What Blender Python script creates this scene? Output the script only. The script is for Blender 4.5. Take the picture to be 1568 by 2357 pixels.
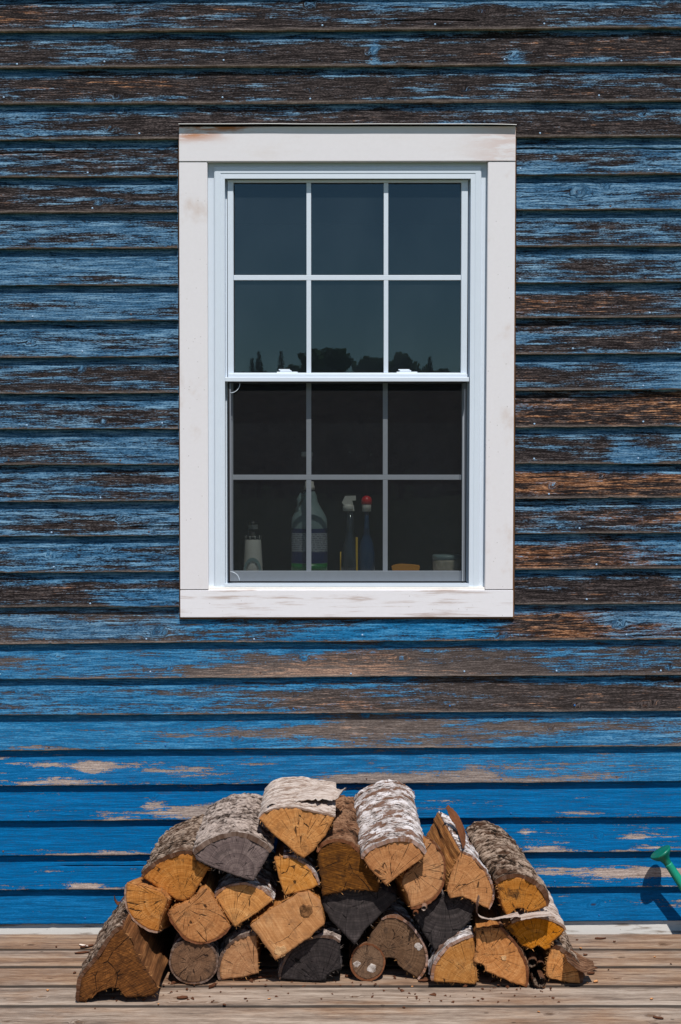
import bpy, bmesh, math, random
import numpy as np
from mathutils import Vector, Matrix

scene = bpy.context.scene
for o in list(bpy.data.objects):
    bpy.data.objects.remove(o)
COL = scene.collection
R = math.radians

# ------------------------------------------------------------------ camera
F_PX, CXP, CYP = 3273.0, 784.0, 1178.5        # photograph measured at 1568 x 2357
CAM_D, CAM_H, PITCH = 4.36, 1.43, R(1.9)
cam_data = bpy.data.cameras.new('camera')
cam_data.sensor_fit = 'VERTICAL'
cam_data.sensor_height = 36.0
cam_data.lens = 50.0
cam_data.clip_start = 0.05
cam_data.clip_end = 3000
cam = bpy.data.objects.new('camera', cam_data)
COL.objects.link(cam)
cam.location = (0, -CAM_D, CAM_H)
cam.rotation_euler = (R(90) - PITCH, 0, 0)
scene.camera = cam

# ------------------------------------------------------------------ sky and sun
SUN_EL, SUN_AZ = R(60), R(12)                 # behind the camera, a little to the right
world = bpy.data.worlds.new('World')
scene.world = world
world.use_nodes = True
wn = world.node_tree
sky = wn.nodes.new('ShaderNodeTexSky')
sky.sky_type = 'NISHITA'
sky.sun_disc = False
sky.sun_elevation = SUN_EL
sky.sun_rotation = R(180) - SUN_AZ
sky.air_density = 1.0
sky.dust_density = 0.1
sky.ozone_density = 1.5
bgn = wn.nodes['Background']
bgn.inputs['Strength'].default_value = 0.085
wn.links.new(sky.outputs[0], bgn.inputs['Color'])

sun_data = bpy.data.lights.new('sun', 'SUN')
sun_data.energy = 4.6
sun_data.angle = R(0.53)
sun_data.color = (1.0, 0.965, 0.92)
sun = bpy.data.objects.new('sun', sun_data)
COL.objects.link(sun)
sdir = Vector((math.sin(SUN_AZ) * math.cos(SUN_EL), -math.cos(SUN_AZ) * math.cos(SUN_EL), math.sin(SUN_EL)))
sun.rotation_euler = sdir.to_track_quat('Z', 'Y').to_euler()
sun.location = sdir * 10

scene.view_settings.view_transform = 'Standard'
scene.view_settings.look = 'None'
scene.view_settings.exposure = 0.0
scene.view_settings.gamma = 1.0
scene.view_settings.use_curve_mapping = False
scene.render.engine = 'CYCLES'
scene.cycles.max_bounces = 8
scene.cycles.transparent_max_bounces = 16
scene.cycles.use_denoising = True

# ------------------------------------------------------------------ measuring helpers
_cp, _sp = math.cos(PITCH), math.sin(PITCH)
def ray(px, py):
    a, b = (px - CXP) / F_PX, -(py - CYP) / F_PX
    return Vector((a, _cp + b * _sp, -_sp + b * _cp))
def at(px, py, Y):                            # point of the photograph at a known depth
    d = ray(px, py)
    t = (Y + CAM_D) / d.y
    return Vector((d.x * t, Y, CAM_H + d.z * t))
def on_deck(px, py, z=0.0):
    d = ray(px, py)
    t = (z - CAM_H) / d.z
    return Vector((d.x * t, -CAM_D + d.y * t, z))

def lin(r, g, b):
    def f(c):
        c /= 255.0
        return c / 12.92 if c <= 0.04045 else ((c + 0.055) / 1.055) ** 2.4
    return (f(r), f(g), f(b), 1.0)

# numpy value noise
def _hash(ix, iy, iz):
    h = (ix * 374761393 + iy * 668265263 + iz * 1274126177) & 0xffffffff
    h = ((h ^ (h >> 13)) * 1274126177) & 0xffffffff
    return ((h ^ (h >> 16)) & 0xffff) / 65535.0
def vnoise(x, y, z=0.0):
    x, y, z = np.broadcast_arrays(np.asarray(x, float), np.asarray(y, float), np.asarray(z, float))
    ix, iy, iz = np.floor(x).astype(np.int64), np.floor(y).astype(np.int64), np.floor(z).astype(np.int64)
    fx, fy, fz = x - ix, y - iy, z - iz
    fx, fy, fz = fx * fx * (3 - 2 * fx), fy * fy * (3 - 2 * fy), fz * fz * (3 - 2 * fz)
    r = 0
    for dx in (0, 1):
        for dy in (0, 1):
            for dz in (0, 1):
                w = (fx if dx else 1 - fx) * (fy if dy else 1 - fy) * (fz if dz else 1 - fz)
                r = r + w * _hash(ix + dx, iy + dy, iz + dz)
    return r * 2 - 1
def fbm(x, y, z=0.0, n=4):
    r, a, s = 0, 0.5, 1.0
    for k in range(n):
        r = r + a * vnoise(np.asarray(x) * s + 17.3 * k, np.asarray(y) * s + 5.1 * k, np.asarray(z) * s)
        a *= 0.5; s *= 2.03
    return r

# ------------------------------------------------------------------ mesh helpers
def np_mesh(name, verts, quads, attrs=None, smooth=True, mat_idx=None):
    me = bpy.data.meshes.new(name)
    verts = np.asarray(verts, np.float32).reshape(-1, 3)
    quads = np.asarray(quads, np.int32).reshape(-1, 4)
    me.vertices.add(len(verts)); me.vertices.foreach_set('co', verts.ravel())
    me.loops.add(quads.size); me.loops.foreach_set('vertex_index', quads.ravel())
    me.polygons.add(len(quads)); me.polygons.foreach_set('loop_start', np.arange(len(quads), dtype=np.int32) * 4)
    if smooth:
        me.polygons.foreach_set('use_smooth', np.ones(len(quads), dtype=bool))
    if mat_idx is not None:
        me.polygons.foreach_set('material_index', np.asarray(mat_idx, np.int32))
    for k, v in (attrs or {}).items():
        a = me.attributes.new(k, 'FLOAT_VECTOR', 'POINT')
        a.data.foreach_set('vector', np.asarray(v, np.float32).ravel())
    me.update(calc_edges=True)
    me.validate()
    return me
def grid_quads(nu, nv, closev=False, base=0):
    i = np.arange(nu - 1)[:, None]
    j = np.arange(nv if closev else nv - 1)[None, :]
    j2 = (j + 1) % nv
    return (np.stack([i * nv + j, (i + 1) * nv + j, (i + 1) * nv + j2, i * nv + j2], -1) + base).reshape(-1, 4)
def link(name, me, mats, parent=None, loc=None):
    o = bpy.data.objects.new(name, me)
    for m in (mats if isinstance(mats, (list, tuple)) else [mats]):
        me.materials.append(m)
    COL.objects.link(o)
    if parent is not None:
        o.parent = parent
    if loc is not None:
        o.location = loc
    return o
def empty(name, loc=(0, 0, 0), parent=None):
    o = bpy.data.objects.new(name, None)
    o.empty_display_size = 0.05
    COL.objects.link(o)
    o.location = loc
    if parent is not None:
        o.parent = parent
    return o
def tag(o, label, cat, group=None):
    o['label'] = label; o['category'] = cat
    if group: o['group'] = group
    return o

class MB:
    """collects boxes, lathes and tubes into one mesh"""
    def __init__(self): self.v = []; self.f = []; self.s = []
    def add(self, vs, fs, smooth=False):
        b = len(self.v); self.v += [tuple(v) for v in vs]
        self.f += [tuple(i + b for i in f) for f in fs]; self.s += [smooth] * len(fs)
    def box(self, x0, x1, y0, y1, z0, z1, b=0.0):
        bm = bmesh.new()
        bmesh.ops.create_cube(bm, size=1.0)
        for v in bm.verts:
            v.co = Vector((x0 + (v.co.x + .5) * (x1 - x0), y0 + (v.co.y + .5) * (y1 - y0), z0 + (v.co.z + .5) * (z1 - z0)))
        if b > 0:
            bmesh.ops.bevel(bm, geom=bm.edges[:], offset=b, segments=2, affect='EDGES', profile=0.5)
        bm.verts.index_update()
        self.add([v.co[:] for v in bm.verts], [[v.index for v in f.verts] for f in bm.faces])
        bm.free(); return self
    def prism(self, pts, y0, y1):              # polygon in xz, extruded along y
        n = len(pts)
        vs = [(p[0], y0, p[1]) for p in pts] + [(p[0], y1, p[1]) for p in pts]
        fs = [tuple(range(n)), tuple(range(2 * n - 1, n - 1, -1))] + [(i, i + n, (i + 1) % n + n, (i + 1) % n) for i in range(n)]
        self.add(vs, fs); return self
    def lathe(self, prof, n=24, c=(0, 0, 0), axis=None, sy=1.0, smooth=True, caps=True):
        vs = []; fs = []
        M = Matrix.Identity(3)
        if axis is not None: M = Vector(axis).normalized().to_track_quat('Z', 'Y').to_matrix()
        for r, z in prof:
            for k in range(n):
                a = 2 * math.pi * k / n
                vs.append(tuple(M @ Vector((r * math.cos(a), r * sy * math.sin(a), z)) + Vector(c)))
        for i in range(len(prof) - 1):
            for k in range(n):
                fs.append((i * n + k, i * n + (k + 1) % n, (i + 1) * n + (k + 1) % n, (i + 1) * n + k))
        if caps:
            fs.append(tuple(range(n))[::-1]); fs.append(tuple(range((len(prof) - 1) * n, len(prof) * n)))
        self.add(vs, fs, smooth); return self
    def tube(self, pts, rad, n=10):
        pts = [Vector(p) for p in pts]
        rr = rad if isinstance(rad, (list, tuple)) else [rad] * len(pts)
        vs = []; fs = []
        for i, p in enumerate(pts):
            t = (pts[min(i + 1, len(pts) - 1)] - pts[max(i - 1, 0)]).normalized()
            q = t.to_track_quat('Z', 'Y').to_matrix()
            for k in range(n):
                a = 2 * math.pi * k / n
                vs.append(tuple(p + q @ Vector((rr[i] * math.cos(a), rr[i] * math.sin(a), 0))))
        for i in range(len(pts) - 1):
            for k in range(n):
                fs.append((i * n + k, i * n + (k + 1) % n, (i + 1) * n + (k + 1) % n, (i + 1) * n + k))
        fs.append(tuple(range(n))[::-1]); fs.append(tuple(range((len(pts) - 1) * n, len(pts) * n)))
        self.add(vs, fs, True); return self
    def build(self, name, mat, parent=None, origin=(0, 0, 0)):
        me = bpy.data.meshes.new(name)
        o = Vector(origin)
        me.from_pydata([tuple(Vector(v) - o) for v in self.v], [], self.f)
        me.polygons.foreach_set('use_smooth', self.s)
        me.update()
        return link(name, me, mat, parent)

# ------------------------------------------------------------------ material helpers
class NT:
    def __init__(self, name):
        self.mat = bpy.data.materials.new(name); self.mat.use_nodes = True
        self.t = self.mat.node_tree; self.t.nodes.clear()
        self.out = self.t.nodes.new('ShaderNodeOutputMaterial')
    def node(self, typ): return self.t.nodes.new(typ)
    def put(self, sock, v):
        if v is None: return
        if hasattr(v, 'is_output'): self.t.links.new(v, sock)
        else: sock.default_value = v
    def attr(self, name):
        n = self.node('ShaderNodeAttribute'); n.attribute_name = name; return n.outputs['Vector']
    def obj(self): return self.node('ShaderNodeTexCoord').outputs['Object']
    def sep(self, v):
        n = self.node('ShaderNodeSeparateXYZ'); self.put(n.inputs[0], v); return n.outputs
    def comb(self, x, y, z=0.0):
        n = self.node('ShaderNodeCombineXYZ')
        for i, v in enumerate((x, y, z)): self.put(n.inputs[i], v)
        return n.outputs[0]
    def m(self, op, a, b=None, c=None, clamp=False):
        n = self.node('ShaderNodeMath'); n.operation = op; n.use_clamp = clamp
        for i, v in enumerate((a, b, c)): self.put(n.inputs[i], v)
        return n.outputs[0]
    def vm(self, op, a, b=None):
        n = self.node('ShaderNodeVectorMath'); n.operation = op
        self.put(n.inputs[0], a); self.put(n.inputs[1], b)
        return n.outputs['Value'] if op in ('LENGTH', 'DOT_PRODUCT') else n.outputs[0]
    def noise(self, vec, scale=1.0, detail=3.0, rough=0.55, dist=0.0):
        n = self.node('ShaderNodeTexNoise')
        self.put(n.inputs['Vector'], vec); self.put(n.inputs['Scale'], scale); self.put(n.inputs['Detail'], detail)
        self.put(n.inputs['Roughness'], rough); self.put(n.inputs['Distortion'], dist)
        return n.outputs['Fac']
    def vor(self, vec, scale=1.0, feat='DISTANCE_TO_EDGE', rnd=1.0):
        n = self.node('ShaderNodeTexVoronoi'); n.feature = feat
        self.put(n.inputs['Vector'], vec); self.put(n.inputs['Scale'], scale); self.put(n.inputs['Randomness'], rnd)
        return n.outputs['Distance']
    def step(self, v, lo, hi, a=0.0, b=1.0):
        n = self.node('ShaderNodeMapRange'); n.interpolation_type = 'SMOOTHSTEP'
        for k, x in zip(('Value', 'From Min', 'From Max', 'To Min', 'To Max'), (v, lo, hi, a, b)): self.put(n.inputs[k], x)
        return n.outputs[0]
    def ramp(self, v, stops):
        n = self.node('ShaderNodeValToRGB'); e = n.color_ramp.elements
        while len(e) > 1: e.remove(e[-1])
        e[0].position = stops[0][0]; e[0].color = stops[0][1]
        for p, c in stops[1:]:
            x = e.new(p); x.color = c
        self.put(n.inputs[0], v); return n.outputs[0]
    def mix(self, f, a, b, mode='MIX'):
        n = self.node('ShaderNodeMix'); n.data_type = 'RGBA'; n.blend_type = mode; n.clamp_factor = True
        self.put(n.inputs[0], f); self.put(n.inputs[6], a); self.put(n.inputs[7], b)
        return n.outputs[2]
    def bump(self, h, strength=0.5, dist=0.002, nrm=None):
        n = self.node('ShaderNodeBump'); self.put(n.inputs['Strength'], strength); self.put(n.inputs['Distance'], dist)
        self.put(n.inputs['Height'], h); self.put(n.inputs['Normal'], nrm); return n.outputs[0]
    def bsdf(self, col, rough=0.7, nrm=None, spec=0.3, **kw):
        n = self.node('ShaderNodeBsdfPrincipled')
        self.put(n.inputs['Base Color'], col); self.put(n.inputs['Roughness'], rough)
        self.put(n.inputs['Normal'], nrm); self.put(n.inputs['Specular IOR Level'], spec)
        for k, v in kw.items(): self.put(n.inputs[k], v)
        self.t.links.new(n.outputs[0], self.out.inputs[0]); return self.mat

def plain(name, col, rough=0.6, spec=0.3, var=0.12, scale=40.0, bump=0.15):
    n = NT(name); p = n.obj()
    f = n.noise(p, scale, 4.0, 0.6)
    c = n.mix(f, tuple(x * (1 - var) for x in col[:3]) + (1,), tuple(min(1, x * (1 + var)) for x in col[:3]) + (1,))
    return n.bsdf(c, rough, n.bump(f, bump, 0.001), spec)

# ---- weathered painted clapboard -------------------------------------------------
def mat_clapboard():
    n = NT('weathered_blue_paint')
    u, p, knot = n.sep(n.attr('bg'))
    cov, warm, fade = n.sep(n.attr('wear'))
    dark, v, seed = n.sep(n.attr('misc'))
    sx = n.m('MULTIPLY', seed, 17.0)
    S0 = n.noise(n.comb(n.m('MULTIPLY', u, 6.0), n.m('MULTIPLY', p, 120.0), sx), 1.0, 3.0, 0.6)
    S1 = n.noise(n.comb(n.m('MULTIPLY', u, 18.0), n.m('MULTIPLY', p, 330.0), sx), 1.0, 3.0, 0.65)
    S2 = n.noise(n.comb(n.m('MULTIPLY', u, 150.0), n.m('MULTIPLY', p, 520.0), sx), 1.0, 3.0, 0.65)
    N1 = n.noise(n.comb(n.m('MULTIPLY', u, 3.4), n.m('MULTIPLY', p, 30.0), sx), 1.0, 4.0, 0.6)
    N3 = n.noise(n.comb(n.m('MULTIPLY', u, 42.0), n.m('MULTIPLY', p, 110.0), sx), 1.0, 4.0, 0.6)
    # signed wear field about 0
    def c0(x, k): return n.m('MULTIPLY', n.m('SUBTRACT', x, 0.5), k)
    big = n.m('ADD', c0(N1, 2.6), n.m('ADD', c0(S0, 1.6), c0(N3, 0.8)))
    fine = n.m('ADD', c0(S1, 1.3), c0(S2, 1.3))
    fld = n.m('ADD', big, n.m('MULTIPLY', fine, n.m('SUBTRACT', 1.05, n.m('MULTIPLY', dark, 0.05))))
    thr = n.m('MULTIPLY', n.m('SUBTRACT', cov, 0.5), 1.55)
    d = n.m('ADD', fld, thr)
    wid = n.m('ADD', 0.03, n.m('MULTIPLY', dark, 0.24))
    paint = n.step(d, n.m('MULTIPLY', wid, -1.0), wid)
    # bare wood
    grain = n.m('ADD', n.m('MULTIPLY', S1, 0.55), n.m('MULTIPLY', S2, 0.45))
    w_dark = n.ramp(grain, [(0.36, lin(13, 11, 11)), (0.5, lin(38, 33, 33)), (0.64, lin(98, 88, 86))])
    w_warm = n.ramp(grain, [(0.36, lin(44, 28, 20)), (0.5, lin(104, 68, 46)), (0.64, lin(196, 144, 106))])
    w_tan = n.ramp(grain, [(0.34, lin(112, 98, 92)), (0.5, lin(164, 147, 138)), (0.66, lin(206, 190, 178))])
    wm = n.step(n.m('ADD', n.m('ADD', c0(S0, 2.2), c0(N3, 1.0)), n.m('ADD', n.m('MULTIPLY', n.m('SUBTRACT', warm, 0.94), 1.15), c0(S1, 2.0))), -0.18, 0.30)
    wood = n.mix(wm, w_dark, w_warm)
    wood = n.mix(dark, w_tan, wood)
    # paint
    pv = n.m('ADD', n.m('MULTIPLY', S0, 0.32), n.m('ADD', n.m('MULTIPLY', S1, 0.38), n.m('MULTIPLY', S2, 0.30)))
    p_new = n.ramp(pv, [(0.34, lin(0, 66, 104)), (0.5, lin(0, 90, 143)), (0.66, lin(4, 116, 178))])
    p_mid = n.ramp(pv, [(0.34, lin(6, 66, 102)), (0.5, lin(26, 102, 148)), (0.66, lin(92, 156, 194))])
    p_old = n.ramp(pv, [(0.36, lin(22, 50, 74)), (0.49, lin(54, 94, 126)), (0.63, lin(128, 162, 186))])
    pc = n.mix(n.step(fade, 0.0, 0.5), p_new, p_mid)
    pc = n.mix(n.step(fade, 0.5, 1.0), pc, p_old)
    # hair-thin drying cracks where wood shows through the film
    hair = n.step(grain, 0.38, 0.47)
    film = n.m('MULTIPLY', paint, n.m('ADD', n.m('SUBTRACT', 1.0, n.m('MULTIPLY', dark, 0.7)), n.m('MULTIPLY', hair, n.m('MULTIPLY', dark, 0.7))))
    col = n.mix(film, wood, pc)
    # knots: reddish dark heart
    kn = n.step(knot, 0.55, 1.0)
    kcol = n.mix(n.step(n.m('ADD', N3, n.m('MULTIPLY', S1, 0.5)), 0.68, 0.85), col, lin(56, 36, 28))
    col = n.mix(n.m('MULTIPLY', kn, 0.8), col, kcol)
    h = n.m('ADD', n.m('ADD', n.m('MULTIPLY', S1, 0.7), n.m('MULTIPLY', S0, 0.8)), n.m('MULTIPLY', film, 0.35))
    nr = n.bump(h, n.m('ADD', 0.6, n.m('MULTIPLY', dark, 0.25)), 0.003)
    return n.bsdf(col, n.m('SUBTRACT', 0.75, n.m('MULTIPLY', film, n.m('SUBTRACT', 0.2, n.m('MULTIPLY', fade, 0.16)))), nr, 0.05)

# ---- weathered deck plank ----------------------------------------------------------
def mat_plank():
    n = NT('weathered_deck_wood')
    u, p, knot = n.sep(n.attr('bg'))
    tint, v, seed = n.sep(n.attr('misc'))
    sx = n.m('MULTIPLY', seed, 13.0)
    S0 = n.noise(n.comb(n.m('MULTIPLY', u, 3.0), n.m('MULTIPLY', p, 46.0), sx), 1.0, 4.0, 0.62)
    S1 = n.noise(n.comb(n.m('MULTIPLY', u, 22.0), n.m('MULTIPLY', p, 130.0), sx), 1.0, 5.0, 0.72)
    S2 = n.noise(n.comb(n.m('MULTIPLY', u, 30.0), n.m('MULTIPLY', p, 700.0), sx), 1.0, 2.0, 0.6)
    N1 = n.noise(n.comb(n.m('MULTIPLY', u, 5.0), n.m('MULTIPLY', p, 12.0), sx), 1.0, 4.0, 0.6)
    g = n.m('ADD', n.m('MULTIPLY', S0, 0.5), n.m('ADD', n.m('MULTIPLY', S1, 0.35), n.m('MULTIPLY', S2, 0.15)))
    grey = n.ramp(g, [(0.34, lin(80, 68, 60)), (0.48, lin(138, 121, 107)), (0.62, lin(178, 162, 147))])
    tan = n.ramp(g, [(0.34, lin(76, 55, 41)), (0.48, lin(132, 103, 81)), (0.62, lin(168, 140, 115))])
    col = n.mix(n.step(n.m('ADD', n.m('SUBTRACT', N1, 0.5), tint), 0.28, 0.72), grey, tan)
    blot = n.step(n.noise(n.comb(n.m('MULTIPLY', u, 9.0), n.m('MULTIPLY', p, 40.0), n.m('ADD', sx, 5.0)), 1.0, 4.0, 0.6), 0.60, 0.75)
    col = n.mix(n.m('MULTIPLY', blot, 0.55), col, lin(84, 64, 48))
    line = n.step(n.noise(n.comb(n.m('MULTIPLY', u, 2.5), n.m('MULTIPLY', p, 120.0), n.m('ADD', sx, 9.0)), 1.0, 1.0, 0.5), 0.70, 0.75)
    col = n.mix(n.m('MULTIPLY', line, 0.75), col, lin(58, 46, 38))
    kn = n.step(knot, 0.35, 0.9)
    col = n.mix(n.m('MULTIPLY', kn, 0.75), col, n.mix(n.step(S1, 0.4, 0.6), lin(60, 42, 30), lin(104, 78, 56)))
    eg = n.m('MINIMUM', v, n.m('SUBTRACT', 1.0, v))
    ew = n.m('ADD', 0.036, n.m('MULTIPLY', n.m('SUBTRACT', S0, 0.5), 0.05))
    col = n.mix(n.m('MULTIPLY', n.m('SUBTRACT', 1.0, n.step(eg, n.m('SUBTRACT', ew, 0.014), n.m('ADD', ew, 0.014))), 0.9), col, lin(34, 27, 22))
    spots = n.step(n.vor(n.comb(n.m('MULTIPLY', u, 9.0), n.m('MULTIPLY', p, 16.0), sx), 1.0, 'F1'), 0.045, 0.07)
    col = n.mix(n.m('MULTIPLY', n.m('SUBTRACT', 1.0, spots), 0.7), col, lin(50, 38, 30))
    h = n.m('SUBTRACT', n.m('ADD', n.m('MULTIPLY', S1, 0.6), n.m('MULTIPLY', S2, 0.4)), n.m('MULTIPLY', line, 0.6))
    return n.bsdf(col, 0.75, n.bump(h, 0.6, 0.002), 0.25)

# ---- log end grain, split sides, bark ------------------------------------------------
def mat_endgrain(name, lo, mid, hi, crack, dirt, dirt_amt=0.4, saw=0.5, dens=1.0):
    n = NT(name)
    x, z, seed = n.sep(n.attr('pith'))
    r = n.m('SQRT', n.m('ADD', n.m('MULTIPLY', x, x), n.m('MULTIPLY', z, z)))
    a = n.m('ARCTAN2', z, x)
    sx = n.m('MULTIPLY', seed, 11.0)
    pos = n.comb(x, z, n.m('MULTIPLY', seed, 3.0))
    wob = n.noise(pos, 14.0, 3.0, 0.55)
    rr = n.m('ADD', r, n.m('MULTIPLY', wob, 0.012))
    ring = n.m('SINE', n.m('MULTIPLY', rr, 2200.0))
    ring2 = n.noise(n.comb(n.m('MULTIPLY', rr, 230.0), sx), 1.0, 2.0, 0.6)
    fib = n.noise(n.comb(n.m('MULTIPLY', a, 26.0), n.m('MULTIPLY', r, 40.0), sx), 1.0, 3.0, 0.6)
    blot = n.noise(pos, 26.0, 5.0, 0.66)
    t = n.m('ADD', n.m('ADD', n.m('MULTIPLY', ring2, 0.35), n.m('MULTIPLY', ring, 0.035)), n.m('ADD', n.m('MULTIPLY', fib, 0.3), n.m('MULTIPLY', blot, 0.35)))
    col = n.ramp(t, [(0.32, lo), (0.5, mid), (0.68, hi)])
    # radial drying checks and a few along the rings
    aw = n.m('ADD', n.m('MULTIPLY', a, 3.6 * dens), n.m('MULTIPLY', wob, 0.16))
    e = n.vor(n.comb(aw, n.m('MULTIPLY', rr, 8.0), sx), 1.0)
    gate = n.noise(n.comb(n.m('MULTIPLY', a, 5.0), n.m('MULTIPLY', r, 26.0), n.m('ADD', sx, 3.0)), 1.0, 2.0, 0.6)
    wdt = n.m('MULTIPLY', n.step(gate, 0.40, 0.66), n.m('DIVIDE', 0.0029, n.m('ADD', r, 0.05)))
    ck = n.m('SUBTRACT', 1.0, n.step(e, n.m('MULTIPLY', wdt, 0.5), n.m('ADD', n.m('MULTIPLY', wdt, 1.2), 0.0005)))
    aw2 = n.m('ADD', n.m('MULTIPLY', a, 8.5 * dens), n.m('MULTIPLY', wob, 0.6))
    e2 = n.vor(n.comb(aw2, n.m('MULTIPLY', rr, 22.0), n.m('ADD', sx, 7.0)), 1.0)
    wd2 = n.m('MULTIPLY', n.step(blot, 0.50, 0.68), n.m('DIVIDE', 0.003, n.m('ADD', r, 0.04)))
    ck2 = n.m('SUBTRACT', 1.0, n.step(e2, n.m('MULTIPLY', wd2, 0.5), n.m('ADD', n.m('MULTIPLY', wd2, 1.3), 0.0005)))
    sw = n.noise(n.comb(n.m('ADD', n.m('MULTIPLY', x, 26.0), n.m('MULTIPLY', z, 10.0)), n.m('ADD', n.m('MULTIPLY', z, 420.0), n.m('MULTIPLY', x, n.m('MULTIPLY', n.m('SUBTRACT', seed, 0.5), 500.0))), sx), 1.0, 1.0, 0.5)
    col = n.mix(n.m('MULTIPLY', n.step(sw, 0.42, 0.62), 0.38 * saw), col, lo)
    hv = n.node('ShaderNodeHueSaturation'); n.put(hv.inputs['Hue'], n.m('ADD', 0.497, n.m('MULTIPLY', seed, 0.006))); n.put(hv.inputs['Value'], n.m('ADD', 0.84, n.m('MULTIPLY', n.m('FRACT', n.m('MULTIPLY', seed, 7.3)), 0.30)))
    n.put(hv.inputs['Saturation'], n.m('ADD', 1.0, n.m('MULTIPLY', n.m('FRACT', n.m('MULTIPLY', seed, 3.7)), 0.12))); n.put(hv.inputs['Color'], col); col = hv.outputs[0]
    dm = n.step(n.noise(pos, 30.0, 5.0, 0.65), 0.52, 0.68)
    col = n.mix(n.m('MULTIPLY', dm, dirt_amt), col, dirt)
    _, rim, _ = n.sep(n.attr('rim'))
    col = n.mix(n.m('MULTIPLY', n.step(n.m('ADD', rim, n.m('MULTIPLY', n.m('SUBTRACT', blot, 0.5), 0.25)), 0.86, 1.02), 0.65), col, lo)
    col = n.mix(n.m('MULTIPLY', ck2, 0.45), col, crack)
    col = n.mix(n.m('MULTIPLY', ck, 0.85), col, crack)
    h = n.m('SUBTRACT', n.m('ADD', n.m('MULTIPLY', sw, 0.5 * saw), n.m('MULTIPLY', t, 0.5)), n.m('MULTIPLY', n.m('ADD', ck, ck2), 1.0))
    return n.bsdf(col, 0.85, n.bump(h, 0.7, 0.003), 0.15)
def mat_split(name, lo, mid, hi):
    n = NT(name)
    a, l, seed = n.sep(n.attr('arc'))
    sx = n.m('MULTIPLY', seed, 7.0)
    s1 = n.noise(n.comb(n.m('MULTIPLY', a, 320.0), n.m('MULTIPLY', l, 9.0), sx), 1.0, 3.0, 0.6)
    s2 = n.noise(n.comb(n.m('MULTIPLY', a, 60.0), n.m('MULTIPLY', l, 12.0), sx), 1.0, 4.0, 0.6)
    t = n.m('ADD', n.m('MULTIPLY', s1, 0.55), n.m('MULTIPLY', s2, 0.45))
    col = n.ramp(t, [(0.32, lo), (0.5, mid), (0.68, hi)])
    return n.bsdf(col, 0.8, n.bump(t, 0.8, 0.004), 0.2)
def mat_bark(name, light, mid, dark, under, white=0.5, dash=0.6, peel=0.3, pt=0.54):
    n = NT(name)
    a, l, seed = n.sep(n.attr('arc'))
    hgt, edge, _ = n.sep(n.attr('rel'))
    sx = n.m('MULTIPLY', seed, 7.0)
    wa = n.noise(n.comb(n.m('MULTIPLY', a, 18.0), n.m('MULTIPLY', l, 18.0), n.m('ADD', sx, 2.0)), 1.0, 2.0, 0.5)
    lw = n.m('ADD', l, n.m('MULTIPLY', wa, 0.02))
    d1 = n.noise(n.comb(n.m('MULTIPLY', a, 42.0), n.m('MULTIPLY', lw, 120.0), sx), 1.0, 4.0, 0.7)
    d2 = n.noise(n.comb(n.m('MULTIPLY', a, 120.0), n.m('MULTIPLY', lw, 300.0), sx), 1.0, 3.0, 0.65)
    p1 = n.noise(n.comb(n.m('MULTIPLY', a, 16.0), n.m('MULTIPLY', l, 30.0), n.m('ADD', sx, 4.0)), 1.0, 5.0, 0.66)
    t = n.m('ADD', n.m('MULTIPLY', d1, 0.60), n.m('ADD', n.m('MULTIPLY', d2, 0.18), n.m('MULTIPLY', hgt, 0.22)))
    col = n.ramp(t, [(0.43 - 0.05 * white, dark), (0.49 - 0.05 * white, mid), (0.57 - 0.05 * white, light)])
    ds = n.step(n.m('ADD', d1, n.m('MULTIPLY', d2, 0.3)), 0.74, 0.80)
    col = n.mix(n.m('MULTIPLY', ds, dash), col, dark)
    pl = n.step(n.m('ADD', p1, n.m('MULTIPLY', n.m('SUBTRACT', d2, 0.5), 0.3)), pt, pt + 0.06)
    col = n.mix(n.m('MULTIPLY', pl, peel), col, n.mix(d2, under, dark))
    col = n.mix(edge, col, under)
    return n.bsdf(col, 0.9, n.bump(n.m('ADD', t, n.m('MULTIPLY', pl, -0.1)), 0.9, 0.006), 0.1)

M = {}
M['clap'] = mat_clapboard()
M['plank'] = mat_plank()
M['end_gold'] = mat_endgrain('end_grain_golden', lin(142, 92, 54), lin(182, 127, 80), lin(212, 162, 112), lin(36, 22, 14), lin(104, 72, 46), 0.4)
M['end_amber'] = mat_endgrain('end_grain_amber', lin(132, 80, 38), lin(176, 118, 64), lin(206, 150, 92), lin(34, 20, 11), lin(38, 29, 22), 0.75)
M['end_tan'] = mat_endgrain('end_grain_tan', lin(140, 98, 66), lin(178, 130, 92), lin(208, 164, 122), lin(40, 25, 17), lin(108, 80, 58), 0.4)
M['end_brown'] = mat_endgrain('end_grain_brown', lin(62, 38, 20), lin(104, 66, 35), lin(152, 102, 58), lin(28, 15, 8), lin(44, 28, 16), 0.55, 1.6, 0.5)
M['end_greybrown'] = mat_endgrain('end_grain_grey_brown', lin(74, 55, 43), lin(110, 84, 65), lin(148, 118, 95), lin(28, 18, 14), lin(54, 43, 36), 0.6)
M['end_grey'] = mat_endgrain('end_grain_grey', lin(68, 58, 56), lin(98, 85, 82), lin(140, 125, 119), lin(20, 16, 16), lin(60, 52, 50), 0.5, 0.3, 1.3)
M['end_dark'] = mat_endgrain('end_grain_dark', lin(34, 30, 30), lin(54, 48, 47), lin(88, 79, 77), lin(12, 10, 10), lin(32, 28, 28), 0.5, 0.3)
M['split_gold'] = mat_split('split_wood_golden', lin(112, 66, 32), lin(160, 104, 54), lin(196, 142, 86))
M['split_brown'] = mat_split('split_wood_brown', lin(66, 40, 20), lin(104, 66, 36), lin(148, 102, 62))
M['split_grey'] = mat_split('split_wood_grey', lin(50, 45, 44), lin(82, 75, 74), lin(118, 110, 108))
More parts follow.
